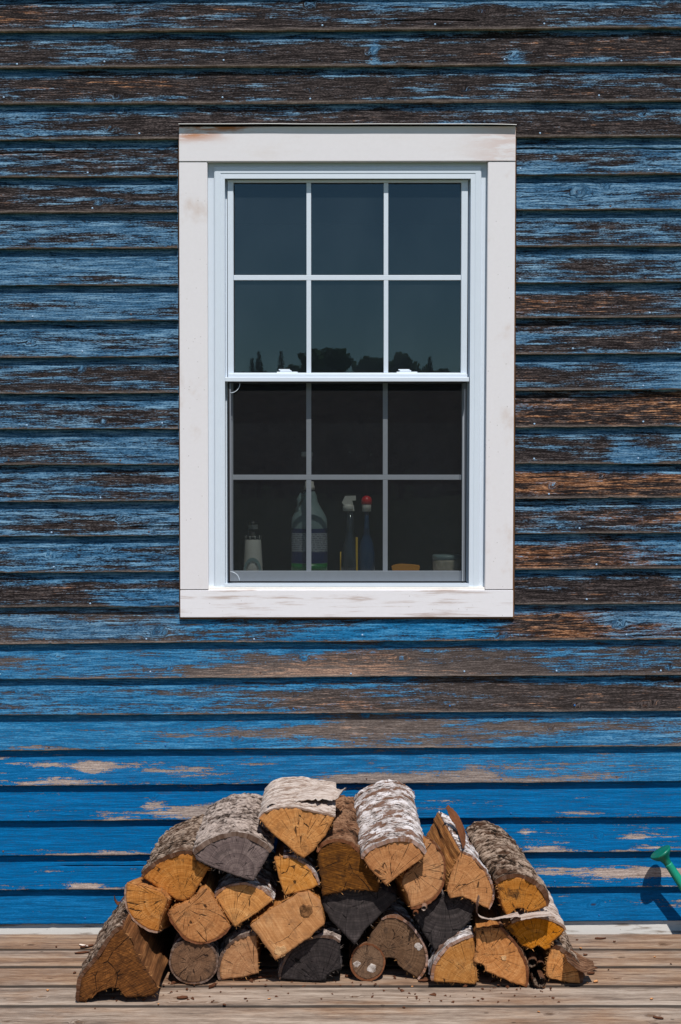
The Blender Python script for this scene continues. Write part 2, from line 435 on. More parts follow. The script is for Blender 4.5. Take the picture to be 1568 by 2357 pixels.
M['bark_birch'] = mat_bark('birch_bark', lin(206, 200, 200), lin(170, 158, 152), lin(40, 32, 29), lin(136, 92, 64), 1.0, 0.9, 0.9, 0.505)
M['bark_pale'] = mat_bark('pale_birch_bark', lin(200, 186, 176), lin(168, 148, 134), lin(84, 62, 50), lin(136, 98, 74), 1.0, 0.6, 0.6)
M['bark_grey'] = mat_bark('grey_flaky_bark', lin(172, 156, 146), lin(104, 90, 82), lin(26, 21, 18), lin(92, 68, 54), 0.25, 0.8, 0.4)
M['bark_dark'] = mat_bark('dark_mossy_bark', lin(156, 136, 120), lin(80, 62, 49), lin(24, 18, 14), lin(92, 58, 38), 0.0, 0.8, 0.6)
M['bark_brown'] = mat_bark('brown_bark', lin(138, 104, 80), lin(92, 64, 46), lin(38, 27, 20), lin(114, 68, 42), 0.1, 0.7, 0.5)

def mat_white(name, base, stain, amt, scale=(3.0, 24.0), thr=(0.56, 0.74), rough=0.5):
    n = NT(name); x, y, z = n.sep(n.obj())
    s = n.noise(n.comb(n.m('MULTIPLY', x, scale[0]), n.m('MULTIPLY', z, scale[1]), n.m('MULTIPLY', y, 3.0)), 1.0, 5.0, 0.62)
    f = n.noise(n.obj(), 90.0, 4.0, 0.6)
    sp = n.step(n.vor(n.obj(), 42.0, 'F1'), 0.05, 0.09)
    c = n.mix(n.m('MULTIPLY', n.step(s, *thr), amt), base, stain)
    c = n.mix(n.m('MULTIPLY', f, 0.10), c, lin(150, 140, 132))
    c = n.mix(n.m('MULTIPLY', n.m('SUBTRACT', 1.0, sp), 0.35), c, lin(110, 90, 74))
    return n.bsdf(c, rough, n.bump(f, 0.12, 0.001), 0.35)
M['trim'] = mat_white('white_painted_trim', lin(229, 225, 227), lin(192, 164, 142), 0.6, (5.0, 4.0), (0.55, 0.75))
M['trim_sill'] = mat_white('worn_white_sill_paint', lin(234, 231, 234), lin(170, 142, 126), 0.7, (5.0, 60.0), (0.50, 0.70))
M['trim_base'] = mat_white('worn_white_base_board', lin(236, 230, 222), lin(150, 132, 116), 0.9, (6.0, 60.0), (0.52, 0.66))
M['vinyl'] = plain('white_vinyl', lin(210, 219, 229), 0.38, 0.4, 0.03, 30.0, 0.04)
M['caulk'] = plain('caulk', lin(236, 232, 226), 0.6, 0.3, 0.1, 120.0, 0.3)
M['rawedge'] = plain('raw_wood_edge', lin(104, 72, 46), 0.8, 0.2, 0.3, 60.0, 0.3)
M['gasket'] = plain('black_gasket', lin(22, 22, 24), 0.6, 0.3)
M['metal'] = plain('drip_cap_metal', lin(226, 224, 222), 0.4, 0.5, 0.05)
M['room'] = plain('dim_room_wall', lin(70, 68, 66), 0.9, 0.1)
M['sheath'] = plain('wall_sheathing', lin(60, 48, 40), 0.9, 0.1)
M['nail_blue'] = plain('painted_nail', lin(150, 178, 206), 0.5, 0.4)
M['nail_rust'] = plain('rusty_nail', lin(92, 70, 62), 0.7, 0.3)
M['nail_deep'] = plain('blue_painted_nail', lin(30, 96, 158), 0.5, 0.4)

# rust run-off in the top left corner of the head board
def mat_head():
    n = NT('white_head_trim_with_rust'); x, y, z = n.sep(n.obj())
    f = n.noise(n.obj(), 90.0, 4.0, 0.6)
    s = n.noise(n.comb(n.m('MULTIPLY', x, 9.0), n.m('MULTIPLY', z, 46.0), 0.3), 1.0, 5.0, 0.65)
    s2 = n.noise(n.comb(n.m('MULTIPLY', x, 3.0), n.m('MULTIPLY', z, 12.0), 2.3), 1.0, 5.0, 0.65)
    left = n.m('MULTIPLY', n.step(x, -0.30, -0.455), n.step(z, HEAD_Z0 + 0.045, HEAD_Z0 + 0.085))
    upl = n.m('MULTIPLY', n.step(x, -0.18, -0.34), n.step(z, HEAD_Z1 - 0.030, HEAD_Z1 - 0.008))
    rt = n.m('MULTIPLY', n.step(x, 0.32, 0.52), 0.32)
    k = n.m('MAXIMUM', n.m('MAXIMUM', left, upl), rt)
    c = n.mix(n.m('MULTIPLY', k, n.step(s, 0.38, 0.58)), lin(229, 225, 227), lin(186, 118, 66))
    c = n.mix(n.m('MULTIPLY', n.step(s2, 0.56, 0.8), 0.22), c, lin(206, 186, 168))
    c = n.mix(n.m('MULTIPLY', f, 0.10), c, lin(150, 140, 132))
    return n.bsdf(c, 0.5, n.bump(f, 0.12, 0.001), 0.35)

def mat_glass():
    n = NT('window_glass')
    g = n.node('ShaderNodeNewGeometry')                        # double pane, same reflectance from both sides
    cs = n.m('ABSOLUTE', n.vm('DOT_PRODUCT', g.outputs['Incoming'], g.outputs['Normal']))
    k = n.m('ADD', 0.076, n.m('MULTIPLY', 0.915, n.m('POWER', n.m('SUBTRACT', 1.0, cs), 5.0)), clamp=True)
    tr = n.node('ShaderNodeBsdfTransparent'); tr.inputs[0].default_value = (0.86, 0.91, 0.90, 1)
    gl = n.node('ShaderNodeBsdfGlossy'); gl.inputs['Roughness'].default_value = 0.0
    gl.inputs['Color'].default_value = (0.58, 0.86, 1, 1)
    ms = n.node('ShaderNodeMixShader')
    n.t.links.new(k, ms.inputs[0]); n.t.links.new(tr.outputs[0], ms.inputs[1]); n.t.links.new(gl.outputs[0], ms.inputs[2])
    df = n.node('ShaderNodeBsdfDiffuse'); df.inputs[0].default_value = (0.40, 0.55, 0.64, 1)
    x, y, z = n.sep(n.obj())
    sm = n.noise(n.comb(n.m('MULTIPLY', x, 5.0), n.m('MULTIPLY', z, 3.0), 1.0), 1.0, 5.0, 0.6)
    sp = n.noise(n.obj(), 160.0, 3.0, 0.6)
    dust = n.m('ADD', n.m('ADD', 0.016, n.m('MULTIPLY', n.step(sm, 0.35, 0.7), 0.016)), n.m('MULTIPLY', n.step(sp, 0.66, 0.74), 0.03))  # smudges, plus an even bluish haze painted in to lighten the mirrored trees
    m2 = n.node('ShaderNodeMixShader'); n.put(m2.inputs[0], dust)
    n.t.links.new(ms.outputs[0], m2.inputs[1]); n.t.links.new(df.outputs[0], m2.inputs[2])
    n.t.links.new(m2.outputs[0], n.out.inputs[0]); return n.mat
M['glass'] = mat_glass()
def mat_screen():
    n = NT('insect_screen_mesh')
    x, y, z = n.sep(n.obj())
    w = n.noise(n.obj(), 60.0, 3.0, 0.6)
    tr = n.node('ShaderNodeBsdfTransparent')
    df = n.node('ShaderNodeBsdfDiffuse'); n.put(df.inputs[0], n.mix(w, lin(34, 34, 37), lin(50, 49, 50)))
    ms = n.node('ShaderNodeMixShader')
    g = n.node('ShaderNodeNewGeometry')                        # threads close up when seen at a slant
    cs = n.m('ABSOLUTE', n.vm('DOT_PRODUCT', g.outputs['Incoming'], g.outputs['Normal']))
    n.put(ms.inputs[0], n.m('MULTIPLY', n.m('ADD', 0.44, n.m('MULTIPLY', w, 0.06)), n.m('POWER', n.m('MAXIMUM', cs, 0.05), -0.3), clamp=True))
    n.t.links.new(tr.outputs[0], ms.inputs[1]); n.t.links.new(df.outputs[0], ms.inputs[2])
    n.t.links.new(ms.outputs[0], n.out.inputs[0]); return n.mat
M['screen'] = mat_screen()

# =============================================================== ground, deck
def simple_grid(name, x0, x1, y0, y1, nx, ny, zf, mat, kind):
    X, Y = np.meshgrid(np.linspace(x0, x1, nx), np.linspace(y0, y1, ny), indexing='ij')
    me = np_mesh(name, np.stack([X, Y, zf(X, Y)], -1), grid_quads(nx, ny))
    o = link(name, me, mat); o['kind'] = kind
    return o
def mat_grass():
    n = NT('meadow_grass'); p = n.obj()
    a = n.noise(p, 0.6, 5.0, 0.6); b = n.noise(p, 14.0, 4.0, 0.7)
    t = n.m('ADD', n.m('MULTIPLY', a, 0.5), n.m('MULTIPLY', b, 0.5))
    c = n.ramp(t, [(0.35, (0.03, 0.045, 0.012, 1)), (0.5, (0.06, 0.09, 0.022, 1)), (0.65, (0.12, 0.13, 0.045, 1))])
    return n.bsdf(c, 0.9, n.bump(b, 0.6, 0.05), 0.1)
simple_grid('ground', -600, 600, -1200, 60, 60, 60, lambda X, Y: -0.28 + 0 * X, mat_grass(), 'structure')

def flow(u, w, knots, soft=1.0):
    """grain line coordinate bent round the knots; also the knot mask"""
    p = w.copy(); k = np.zeros_like(u)
    for (ku, kw, kr) in knots:
        du, dw = (u - ku) / 1.7, w - kw
        r2 = du * du + dw * dw
        a2 = kr * kr
        q = np.exp(-r2 / (a2 * 18))
        p = p + q * np.where(r2 > a2, -dw * a2 / np.maximum(r2, a2) * 1.0, np.sqrt(r2) * 2.2 - dw - 0.0)
        k = np.maximum(k, np.clip(1.35 - np.sqrt(r2) / kr, 0, 1))
    return p, k

deck = MB()
for xj in np.arange(-2.4, 2.5, 0.4):
    deck.box(xj - 0.02, xj + 0.02, -2.35, -0.05, -0.2, -0.042)
deck_o = deck.build('deck', M['rawedge']); deck_o['kind'] = 'structure'
DECK_Y = [on_deck(784, y).y for y in (2185.0, 2225.0, 2268.8, 2314.8)]
PW = (DECK_Y[0] - DECK_Y[3]) / 3.0
edges = [DECK_Y[0] + PW] + DECK_Y + [DECK_Y[3] - PW * k for k in range(1, 11)]
rng = np.random.RandomState(5)
PLANK_TINT = [0.62, 0.56, 0.60, 0.34, 0.40, 0.44]
for i in range(len(edges) - 1):
    yb, yf = edges[i] - 0.0045, edges[i + 1] + 0.0045
    near = yf > -1.1
    us = np.arange(-2.5, 2.501, 0.012 if near else 0.1)
    w = yb - yf
    prof = [(0.0, -0.036), (0.0, -0.006), (0.0018, -0.0025), (0.006, 0.0)]
    inner = np.linspace(0.014, w - 0.014, 14 if near else 4)
    prof = prof + [(q, 0.0) for q in inner] + [(w - 0.006, 0.0), (w - 0.0018, -0.0025), (w, -0.006), (w, -0.036)]
    pv = np.array([q[0] for q in prof]); pz = np.array([q[1] for q in prof])
    U, V = np.meshgrid(us, pv, indexing='ij')
    Z = np.repeat(pz[None, :], len(us), 0)
    Z = Z + 0.0008 * fbm(U * 6, V * 30, i * 3.1) - 0.002 * 0 - 0.0012 * rng.rand()
    Y = yf + V + 0.0012 * fbm(U * 3, V * 0 + i * 7.7)
    knots = [(rng.uniform(-1.3, 1.3), rng.uniform(0.02, w - 0.02), rng.uniform(0.005, 0.012)) for _ in range(9)]
    P, K = flow(U, V, knots)
    P = P + 0.006 * fbm(U * 1.6, V * 4, i)
    tint = PLANK_TINT[i] if i < len(PLANK_TINT) else rng.uniform(0.3, 0.5)
    tint_a = tint + 0.22 * fbm(U * 1.2, V * 10, i + 50)
    if i == 1: tint_a = tint_a + np.where(V < w * 0.48, 0.10, -0.12)
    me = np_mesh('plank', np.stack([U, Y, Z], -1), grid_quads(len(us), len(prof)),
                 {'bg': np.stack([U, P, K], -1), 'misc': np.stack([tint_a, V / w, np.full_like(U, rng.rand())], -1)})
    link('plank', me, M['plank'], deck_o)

# =============================================================== the house
house = empty('house')
tag(house, 'weathered blue clapboard house wall with peeling paint and a white framed window', 'house')

LEFT = [72.8, 155.8, 239.2, 322.2, 407.6, 489.6, 572.3, 657.7, 739.7, 822.9, 906.3, 988.3, 1070.3, 1155.4, 1234.5, 1319, 1398.7, 1483,
        1563.7, 1646.7, 1728.1, 1809.3, 1889.7, 1970.5, 2048.9, 2128]
RIGHT = [63.9, 147.6, 231.3, 313.7, 400.5, 481.8, 565.5, 649.2, 730.5, 813.7, 897.1, 982.8, 1067.2, 1145.8, 1226.1, 1308.8, 1390.1, 1471.5,
         1553.5, 1635.8, 1717.9, 1798.4, 1880.9, 1960, 2040.4, 2119.5]
LIP = -0.021
def butt_line(i):
    if i >= 0:
        a, b = at(0, LEFT[i], LIP), at(1568, RIGHT[i], LIP)
    else:
        a, b = at(0, LEFT[0] + 83.2 * i, LIP), at(1568, RIGHT[0] + 83.2 * i, LIP)
    s = (b.z - a.z) / (b.x - a.x)
    return a.z - s * a.x, s
TRIM_Y = -0.024
WO = 0.018
TL, TR = at(412, 300, TRIM_Y).x, at(1187, 300, TRIM_Y).x
TLb, TRb = at(415.3, 1410, TRIM_Y).x, at(1181, 1410, TRIM_Y).x
TLm, TRm = min(TL, TLb), max(TR, TRb)
# wear: paint left over, warmth of the bare wood, at x = 0, 400, 800, 1180, 1568 of the photograph
WEAR = {
    -4: ([.5, .5, .5, .5, .5], [.4] * 5), -3: ([.4, .5, .5, .6, .5], [.4] * 5), -2: ([.5, .3, .5, .4, .5], [.4] * 5), -1: ([.4, .5, .4, .5, .5], [.4] * 5),
    0: ([.45, .45, .40, .50, .62], [.75, .55, .45, .35, .30]), 1: ([.50, .36, .36, .22, .22], [.30, .45, .35, .60, .60]),
    2: ([.34, .34, .30, .42, .44], [.60, .55, .40, .55, .55]), 3: ([.54, .42, .30, .30, .36], [.45, .35, .40, .60, .45]),
    4: ([.36, .42, .5, .55, .68], [.70, .60, .4, .40, .30]), 5: ([.42, .40, .5, .58, .66], [.60, .40, .4, .30, .15]),
    6: ([.56, .62, .5, .56, .60], [.20, .30, .4, .30, .15]), 7: ([.74, .70, .5, .52, .58], [.15, .30, .4, .50, .20]),
    8: ([.66, .72, .5, .40, .36], [.20, .20, .4, .60, .60]), 9: ([.56, .52, .5, .46, .46], [.20, .35, .4, .55, .60]),
    10: ([.44, .44, .5, .40, .68], [.10, .50, .4, .55, .15]), 11: ([.50, .48, .5, .22, .28], [.30, .40, .4, .85, .75]),
    12: ([.56, .64, .5, .40, .56], [.20, .25, .4, .30, .20]), 13: ([.46, .54, .5, .26, .26], [.50, .30, .4, .80, .85]),
    14: ([.68, .76, .5, .36, .38], [.20, .30, .4, .60, .75]), 15: ([.50, .56, .5, .32, .38], [.20, .40, .4, .90, .85]),
    16: ([.38, .52, .5, .24, .28], [.45, .25, .4, .30, .55]), 17: ([.52, .58, .74, .58, .64], [.50, .40, .70, .95, .98]),
    18: ([.76, .66, .44, .40, .46], [.50, .45, .75, .35, .40]), 19: ([.78, .66, .34, .26, .14], [.50, .40, .45, .30, .40]),
    20: ([.92, .84, .44, .54, .56], [.6, .5, .45, .30, .40]), 21: ([.90, .84, .68, .72, .82], [.7, .6, .5, .5, .6]),
    22: ([.97, .92, .86, .92, .90], [.6] * 5), 23: ([.97, .97, .9, .86, .92], [.6] * 5), 24: ([.96, .96, .9, .90, .90], [.6] * 5),
    25: ([1.03, 1.03, 1.0, 1.0, 1.0], [.6] * 5)}
FADE = {0: 1, 1: 1, 2: 1, 3: 1, 4: 1, 5: 1, 6: 1, 7: .98, 8: .98, 9: .95, 10: .95, 11: .95, 12: .95, 13: .9, 14: .95, 15: .85, 16: .8,
        17: .74, 18: .62, 19: .60, 20: .48, 21: .24, 22: .06, 23: .03, 24: .03, 25: .10}
DARKN = {17: .95, 18: .85, 19: .9, 20: .72, 21: .40, 22: .15, 23: .10, 24: .08, 25: .05}
# bare patches and saved patches: row, x (px), v (0 butt .. 1 top), half width px, half height v, change of paint
PATCH = [(21, 205, .50, 52, .17, -.9), (21, 30, .62, 110, .05, -.6), (21, 120, .08, 110, .10, -.55), (21, 880, .16, 130, .16, -.75), (21, 1100, .22, 160, .16, -.5),
         (22, 345, .45, 42, .22, -1.0), (22, 430, .20, 90, .24, -1.0), (22, 270, .05, 60, .10, -.8), (22, 860, .22, 120, .2, -.7), (22, 1320, .10, 60, .12, -.75),
         (23, 1260, .14, 90, .20, -.8), (23, 300, .05, 70, .09, -.7), (23, 200, .05, 90, .06, -.6), (23, 1215, .55, 20, .12, -.6), (23, 1500, .1, 60, .12, -.6),
         (24, 190, .08, 42, .13, -.9), (24, 1440, .38, 118, .13, -1.1), (24, 1560, .38, 80, .12, -1.1), (24, 1520, .06, 90, .08, -.7), (23, 1470, .42, 40, .08, -.6),
         (18, 760, .14, 240, .20, -.75), (18, 560, .10, 70, .14, -.5), (19, 1480, .4, 260, .5, -.35), (20, 820, .55, 260, .28, -.3), (20, 1350, .3, 200, .25, .25),
         (17, 1300, .25, 90, .35, -.5), (17, 1250, .6, 60, .3, -.3), (1, 1390, .45, 170, .22, -.3), (12, 1475, .18, 40, .22, .6), (12, 1430, .35, 20, .3, .5),
         (8, 330, .5, 90, .4, .2), (14, 200, .35, 180, .2, -.35), (19, 1340, .8, 120, .2, .4), (1, 1180, .18, 26, .25, .6), (1, 860, .4, 10, .3, .6),
         (11, 1300, .25, 140, .25, -.3), (5, 1400, .4, 160, .3, .15), (17, 230, .2, 220, .25, .3), (16, 330, .3, 90, .3, .2)]
KNOTS = {17: [(365, .30, 15), (1155, .10, 10), (1430, .42, 13), (1285, .62, 8)], 18: [(700, .52, 10), (925, .50, 11), (1485, .62, 9), (130, .62, 8), (390, .24, 6)],
         19: [(200, .55, 5), (35, .62, 5), (345, .12, 7), (1330, .14, 9), (1510, .2, 8), (680, .5, 6)], 20: [(540, .3, 10), (1270, .5, 8), (1165, .8, 6)],
         22: [(195, .2, 5), (1560, .45, 5)], 24: [(850, .5, 6)], 23: [(1378, .42, 12)], 25: [(1372, .45, 12), (150, .9, 8)], 2: [(275, .2, 9), (1070, .35, 8)],
         3: [(280, .82, 9), (255, .3, 8), (1473, .6, 8)], 0: [(715, .7, 14), (1110, .5, 14), (1420, .42, 9), (1520, .75, 12)], 1: [(860, .45, 8), (1180, .25, 9)],
         5: [(230, .25, 8), (1330, .5, 16)], 6: [(205, .75, 4)], 10: [(490, .85, 12)], 12: [(500, .5, 8), (1470, .4, 6)], 14: [(275, .45, 10)],
         11: [(240, .2, 9), (1350, .3, 6), (1590, .5, 8)], 13: [(110, .8, 7), (1385, .6, 7)], 15: [(115, .45, 9)]}

GROOVE = {4: [(1100, 2400, .70), (-800, 235, .66)], 14: [(290, 520, .27)], 24: [(130, 350, .66)], 11: [(1300, 1440, .80)], 0: [(900, 1100, .25)]}
def xw(px): return (px - CXP) / F_PX * (CAM_D + LIP)
PXS = np.array([0, 400, 800, 1180, 1568.0])

def clapboard(i, x0, x1):
    z0, s0 = butt_line(i)
    zt, st = butt_line(i - 1)
    rs = np.random.RandomState(100 + i)
    seed = rs.rand()
    span = [-2.4, -1.2, 1.2, 2.4]
    us = np.concatenate([np.arange(-2.4, -1.15, 0.05), np.arange(-1.15, 1.15, 0.009), np.arange(1.15, 2.41, 0.05)])
    us = us[(us > x0 + 0.004) & (us < x1 - 0.004)]
    us = np.concatenate([[x0], us, [x1]])
    vs = np.concatenate([[0.0], np.array([0.012, 0.04]), np.linspace(0.09, 1.0, 13), [1.22]])
    for (_, _, vg) in GROOVE.get(i, []):
        vs = np.sort(np.concatenate([vs, [vg - .016, vg - .007, vg + .007, vg + .016]]))
    ex = (zt + st * us) - (z0 + s0 * us)                      # exposure at each u
    U = np.repeat(us[:, None], len(vs), 1)
    V = np.repeat(vs[None, :], len(us), 0)
    W = V * ex[:, None]
    yface = LIP + (LIP * -1 - 0.003) * np.minimum(V, 1.25)    # leans back towards the top
    Zb = (z0 + s0 * U)
    wob = 0.0024 * fbm(U * 2.3, i * 3.7 + 0 * U) + 0.0012 * fbm(U * 14, i * 9.1 + 0 * U, 0, 3)
    chip = np.clip(fbm(U * 45, i * 5.3 + 0 * U, 0, 3) - 0.28, 0, 1) * 0.006
    Z = Zb + W + (wob + chip) * np.clip(1 - V * 6, 0, 1)
    bow = 0.0014 * fbm(U * 1.7, i * 1.9 + 0 * U)
    Y = yface + bow * np.clip(1 - V, 0, 1) + 0.0005 * fbm(U * 10, V * 8, i)
    for (g0, g1, vg) in GROOVE.get(i, []):                      # open drying split
        m = np.clip((U - xw(g0)) / 0.05, 0, 1) * np.clip((xw(g1) - U) / 0.05, 0, 1)
        Y = Y + 0.011 * m * (np.abs(V - vg) < 0.010)
        Z = Z + 0.0035 * fbm(U * 7, i * 2.7 + 0 * U, 0, 2) * np.exp(-((V - vg) / 0.12) ** 2)
    Y[:, 0] += 0.0012                                          # eased edge
    Z[:, 1] += 0
    # closed profile: back at the butt, then the face
    back_b = np.stack([us, np.full_like(us, 0.0), Z[:, 0] + 0.0006], -1)[:, None, :]
    P3 = np.concatenate([back_b, np.stack([U, Y, Z], -1)], 1)
    knots = []
    for (kx, kv, kr) in KNOTS.get(i, []):
        knots.append((xw(kx), kv * 0.109, kr * 0.00085))
    for _ in range(rs.randint(1, 4)):
        knots.append((rs.uniform(-1.15, 1.15), rs.uniform(0.1, 0.95) * 0.109, rs.uniform(0.003, 0.008)))
    knots += [(rs.uniform(-2.4, -1.2), rs.uniform(0, 0.1), 0.008), (rs.uniform(1.2, 2.4), rs.uniform(0, 0.1), 0.008)]
    G, K = flow(U, W, knots)
    G = G + 0.010 * fbm(U * 1.3, W * 5, i * 2.2) + 0.004 * fbm(U * 4, W * 12, i)
    cv, wm = WEAR[i]
    px = U / (CAM_D + LIP) * F_PX + CXP
    cov = np.interp(px, PXS, cv); warm = np.interp(px, PXS, wm)
    if 4 <= i <= 16:
        lf = np.interp(px, [300, 700], [1, 0]); cov = cov + 0.07 * lf; warm = warm - 0.12 * lf
    if i <= 3: warm = warm - 0.10
    fade = np.full_like(U, FADE.get(i, 1.0)); dark = np.full_like(U, DARKN.get(i, 1.0))
    if i >= 17:                                               # the right end weathers more
        dark = np.clip(dark + np.interp(px, [500, 1568], [-0.05, 0.08]) * (dark > .2), 0, 1)
        fade = fade + np.interp(px, PXS, [0.05, 0.02, -0.06, 0.02, 0.10]) * (fade > .3)
    if i == 17: fade = fade + np.interp(px, [0, 350, 450, 1100, 1250, 1568], [.34, .28, -.22, -.26, .2, .3])
    if i == 20: fade = fade + np.interp(px, [0, 500, 800, 1200, 1568], [-.10, -.05, .1, .12, .16])
    if i == 21: fade = fade + np.interp(px, [0, 700, 1200, 1568], [-.1, .02, .08, .18]); 
    if i >= 20: dark = np.clip(dark - np.interp(px, [0, 600], [.35, 0]) * (i in (20, 21)), 0, 1)
    # paint survives under the overlap, weathers off towards the butt
    amp = 0.9 if i < 17 else (0.55 if i < 21 else 0.25)
    cov = cov + amp * (np.clip((V - 0.62) / 0.35, 0, 1) * 0.62 - 0.16)
    cov = cov + 0.42 * fbm(U * 1.7, V * 2.2, i * 4.4)
    if i < 17: cov = cov + 0.08 * np.clip(1 - V / 0.25, 0, 1)
    cov = cov - np.clip(1 - V / 0.05, 0, 1) * (0.45 if i >= 17 else 0.5)
    for (pr, pxx, pv, hw, hv, ch) in PATCH:
        if pr == i:
            kk = 0.78 if (pr >= 21 and ch < 0) else 1.0
            q = ((px - pxx) / (hw * kk)) ** 2 + ((V - pv) / (hv * kk)) ** 2
            cov = cov + ch * (0.72 if (pr >= 21 and ch < 0) else 1.0) * np.exp(-q * 0.7)
            if ch < -0.5 and i == 18: warm = warm + 0.5 * np.exp(-q); dark = dark * (1 - 0.25 * np.exp(-q))
    dark = dark - 0.55 * np.clip(1 - V / 0.06, 0, 1) * (dark > 0.6)     # bleached butt edge
    cov = cov + 0.35 * np.clip(K - 0.1, 0, 1)                  # knots hold their paint
    warm = warm + 0.35 * fbm(U * 1.6, V * 2.0, i * 6.1 + 3) - 0.30 * np.clip(1 - V / 0.3, 0, 1) * (i < 17) + 0.08
    bgc = np.stack([U, G, K], -1); wr = np.stack([cov, warm, fade], -1)
    mc = np.stack([dark, V, np.full_like(U, seed)], -1)
    def ext(a): return np.concatenate([a[:, :1], a], 1)
    nu, nv = P3.shape[:2]
    me = np_mesh('clapboard', P3, grid_quads(nu, nv), {'bg': ext(bgc), 'wear': ext(wr), 'misc': ext(mc)})
    o = link('clapboard', me, M['clap'], house)
    return o, z0, s0

nail_bm = MB().lathe([(0.0030, 0.0), (0.0029, 0.0008), (0.0016, 0.0015), (0.0003, 0.0017)], 10, axis=(0, -1, 0.12))
nail_me = None
def nails(parent, i, x0, x1, z0, s0):
    global nail_me
    rs = np.random.RandomState(500 + i)
    x = -1.05 + rs.uniform(0, 0.35)
    while x < 1.06:
        if x0 + 0.01 < x < x1 - 0.01:
            q = rs.rand()
            key = 'nail_rust' if q < 0.25 else ('nail_deep' if i >= 19 else 'nail_blue')
            if key not in NAIL_ME:
                o = nail_bm.build('nail_head', M[key]); NAIL_ME[key] = o.data; bpy.data.objects.remove(o)
            o = bpy.data.objects.new('nail_head', NAIL_ME[key]); COL.objects.link(o); o.parent = parent
            v = rs.uniform(0.09, 0.19)
            o.location = (x, LIP + 0.018 * v - 0.0002, z0 + s0 * x + v * 0.109)
        x += rs.uniform(0.26, 0.48)
NAIL_ME = {}
for i in range(-4, 26):
    if 4 <= i <= 16:
        segs = [(-2.4, TLm - 0.0045), (TRm + 0.0045, 2.4)]
    else:
        segs = [(-2.4, 2.4)]
    for (a, b) in segs:
        o, z0, s0 = clapboard(i, a, b)
        nails(o, i, a, b, z0, s0)

# sheathing behind the boards with the window opening, the room behind it, the base board
fl, fr_ = at(477, 700, -0.02).x, at(1121, 700, -0.02).x
fz1, fz0 = at(784, 372, -0.02).z, at(784, 1357, -0.02).z
TOPZ = butt_line(-4)[0] + 0.16
sh = MB()
sh.box(-2.4, fl, 0.001, 0.10, -0.28, TOPZ).box(fr_, 2.4, 0.001, 0.10, -0.28, TOPZ).box(fl, fr_, 0.001, 0.10, fz1, TOPZ).box(fl, fr_, 0.001, 0.10, -0.28, fz0)
sh.build('wall_sheathing', M['sheath'], house)
rm = MB()
rm.box(-1.4, 1.4, 2.6, 2.65, -0.1, 2.6).box(-1.45, -1.4, 0.1, 2.65, -0.1, 2.6).box(1.4, 1.45, 0.1, 2.65, -0.1, 2.6)
rm.box(-1.45, 1.45, 0.1, 2.65, 2.6, 2.65).box(-1.45, 1.45, 0.1, 2.65, -0.15, -0.1)
rm.box(-1.45, fl, 0.1, 0.105, -0.1, 2.6).box(fr_, 1.45, 0.1, 0.105, -0.1, 2.6).box(fl, fr_, 0.1, 0.105, fz1, 2.6).box(fl, fr_, 0.1, 0.105, -0.1, fz0)
rm.build('room_shell', M['room'], house)
MB().box(-2.4, 2.4, -0.012, 0.0, -0.03, 0.045, 0.001).build('base_board', M['trim_base'], house)

# =============================================================== the window
HEAD_Z0, HEAD_Z1 = at(784, 371.5, TRIM_Y).z, at(784, 289, TRIM_Y).z
M['trim_head'] = mat_head()
win = empty('window', (0, 0, 0), house)
def quad_prism(pts_px, y0, y1, name, mat, Y=None):
    pts = [(at(x, y, y0 if Y is None else Y).x, at(x, y, y0 if Y is None else Y).z) for x, y in pts_px]
    bm = bmesh.new()
    a = [bm.verts.new((p[0], y0, p[1])) for p in pts]; b = [bm.verts.new((p[0], y1, p[1])) for p in pts]
    bm.faces.new(a); bm.faces.new(b[::-1]); n = len(pts)
    for k in range(n): bm.faces.new((a[k], b[k], b[(k + 1) % n], a[(k + 1) % n]))
    bmesh.ops.recalc_face_normals(bm, faces=bm.faces)
    bmesh.ops.bevel(bm, geom=[e for e in bm.edges], offset=0.0012, segments=2, affect='EDGES')
    me = bpy.data.meshes.new(name); bm.to_mesh(me); bm.free()
    return link(name, me, mat, win)
def edge_strip(pts_px, name):
    quad_prism(pts_px, TRIM_Y + 0.004, 0.0005, name, M['rawedge'], TRIM_Y)
quad_prism([(412.2, 292.0), (1187.2, 290.6), (1186.6, 370.6), (412.4, 371.6)], TRIM_Y - 0.002, -0.002, 'head_trim', M['trim_head'])
quad_prism([(412.5, 373.0), (477.3, 373.0), (479.6, 1356.8), (415.2, 1356.8)], TRIM_Y, -0.002, 'side_trim', M['trim'])
quad_prism([(1123.6, 372.4), (1186.4, 372.2), (1180.4, 1356.6), (1116.6, 1356.8)], TRIM_Y, -0.002, 'side_trim', M['trim'])
quad_prism([(415.0, 1358.4), (1181.2, 1358.2), (1181.0, 1420.4), (415.4, 1421.2)], TRIM_Y - 0.001, -0.002, 'sill_trim', M['trim_sill'])
# unpainted side and bottom edges of the backing behind the trim
quad_prism([(410.6, 292), (412.8, 292), (415.8, 1421), (413.2, 1421)], TRIM_Y + 0.005, -0.001, 'trim_backing', M['rawedge'], TRIM_Y)
quad_prism([(1186.4, 292), (1189.2, 292), (1184.4, 1424.5), (1180.6, 1424.5)], TRIM_Y + 0.005, -0.001, 'trim_backing', M['rawedge'], TRIM_Y)
quad_prism([(413.6, 1420.6), (1182.8, 1420.2), (1182.8, 1424.6), (413.6, 1425.6)], TRIM_Y + 0.004, -0.001, 'trim_backing', M['rawedge'], TRIM_Y)
quad_prism([(413.2, 284.8), (1186.8, 284.6), (1186.8, 294.0), (413.2, 294.0)], TRIM_Y + 0.012, -0.0015, 'trim_backing', M['gasket'], TRIM_Y)  # black strip painting in the shade of the gap under the drip cap
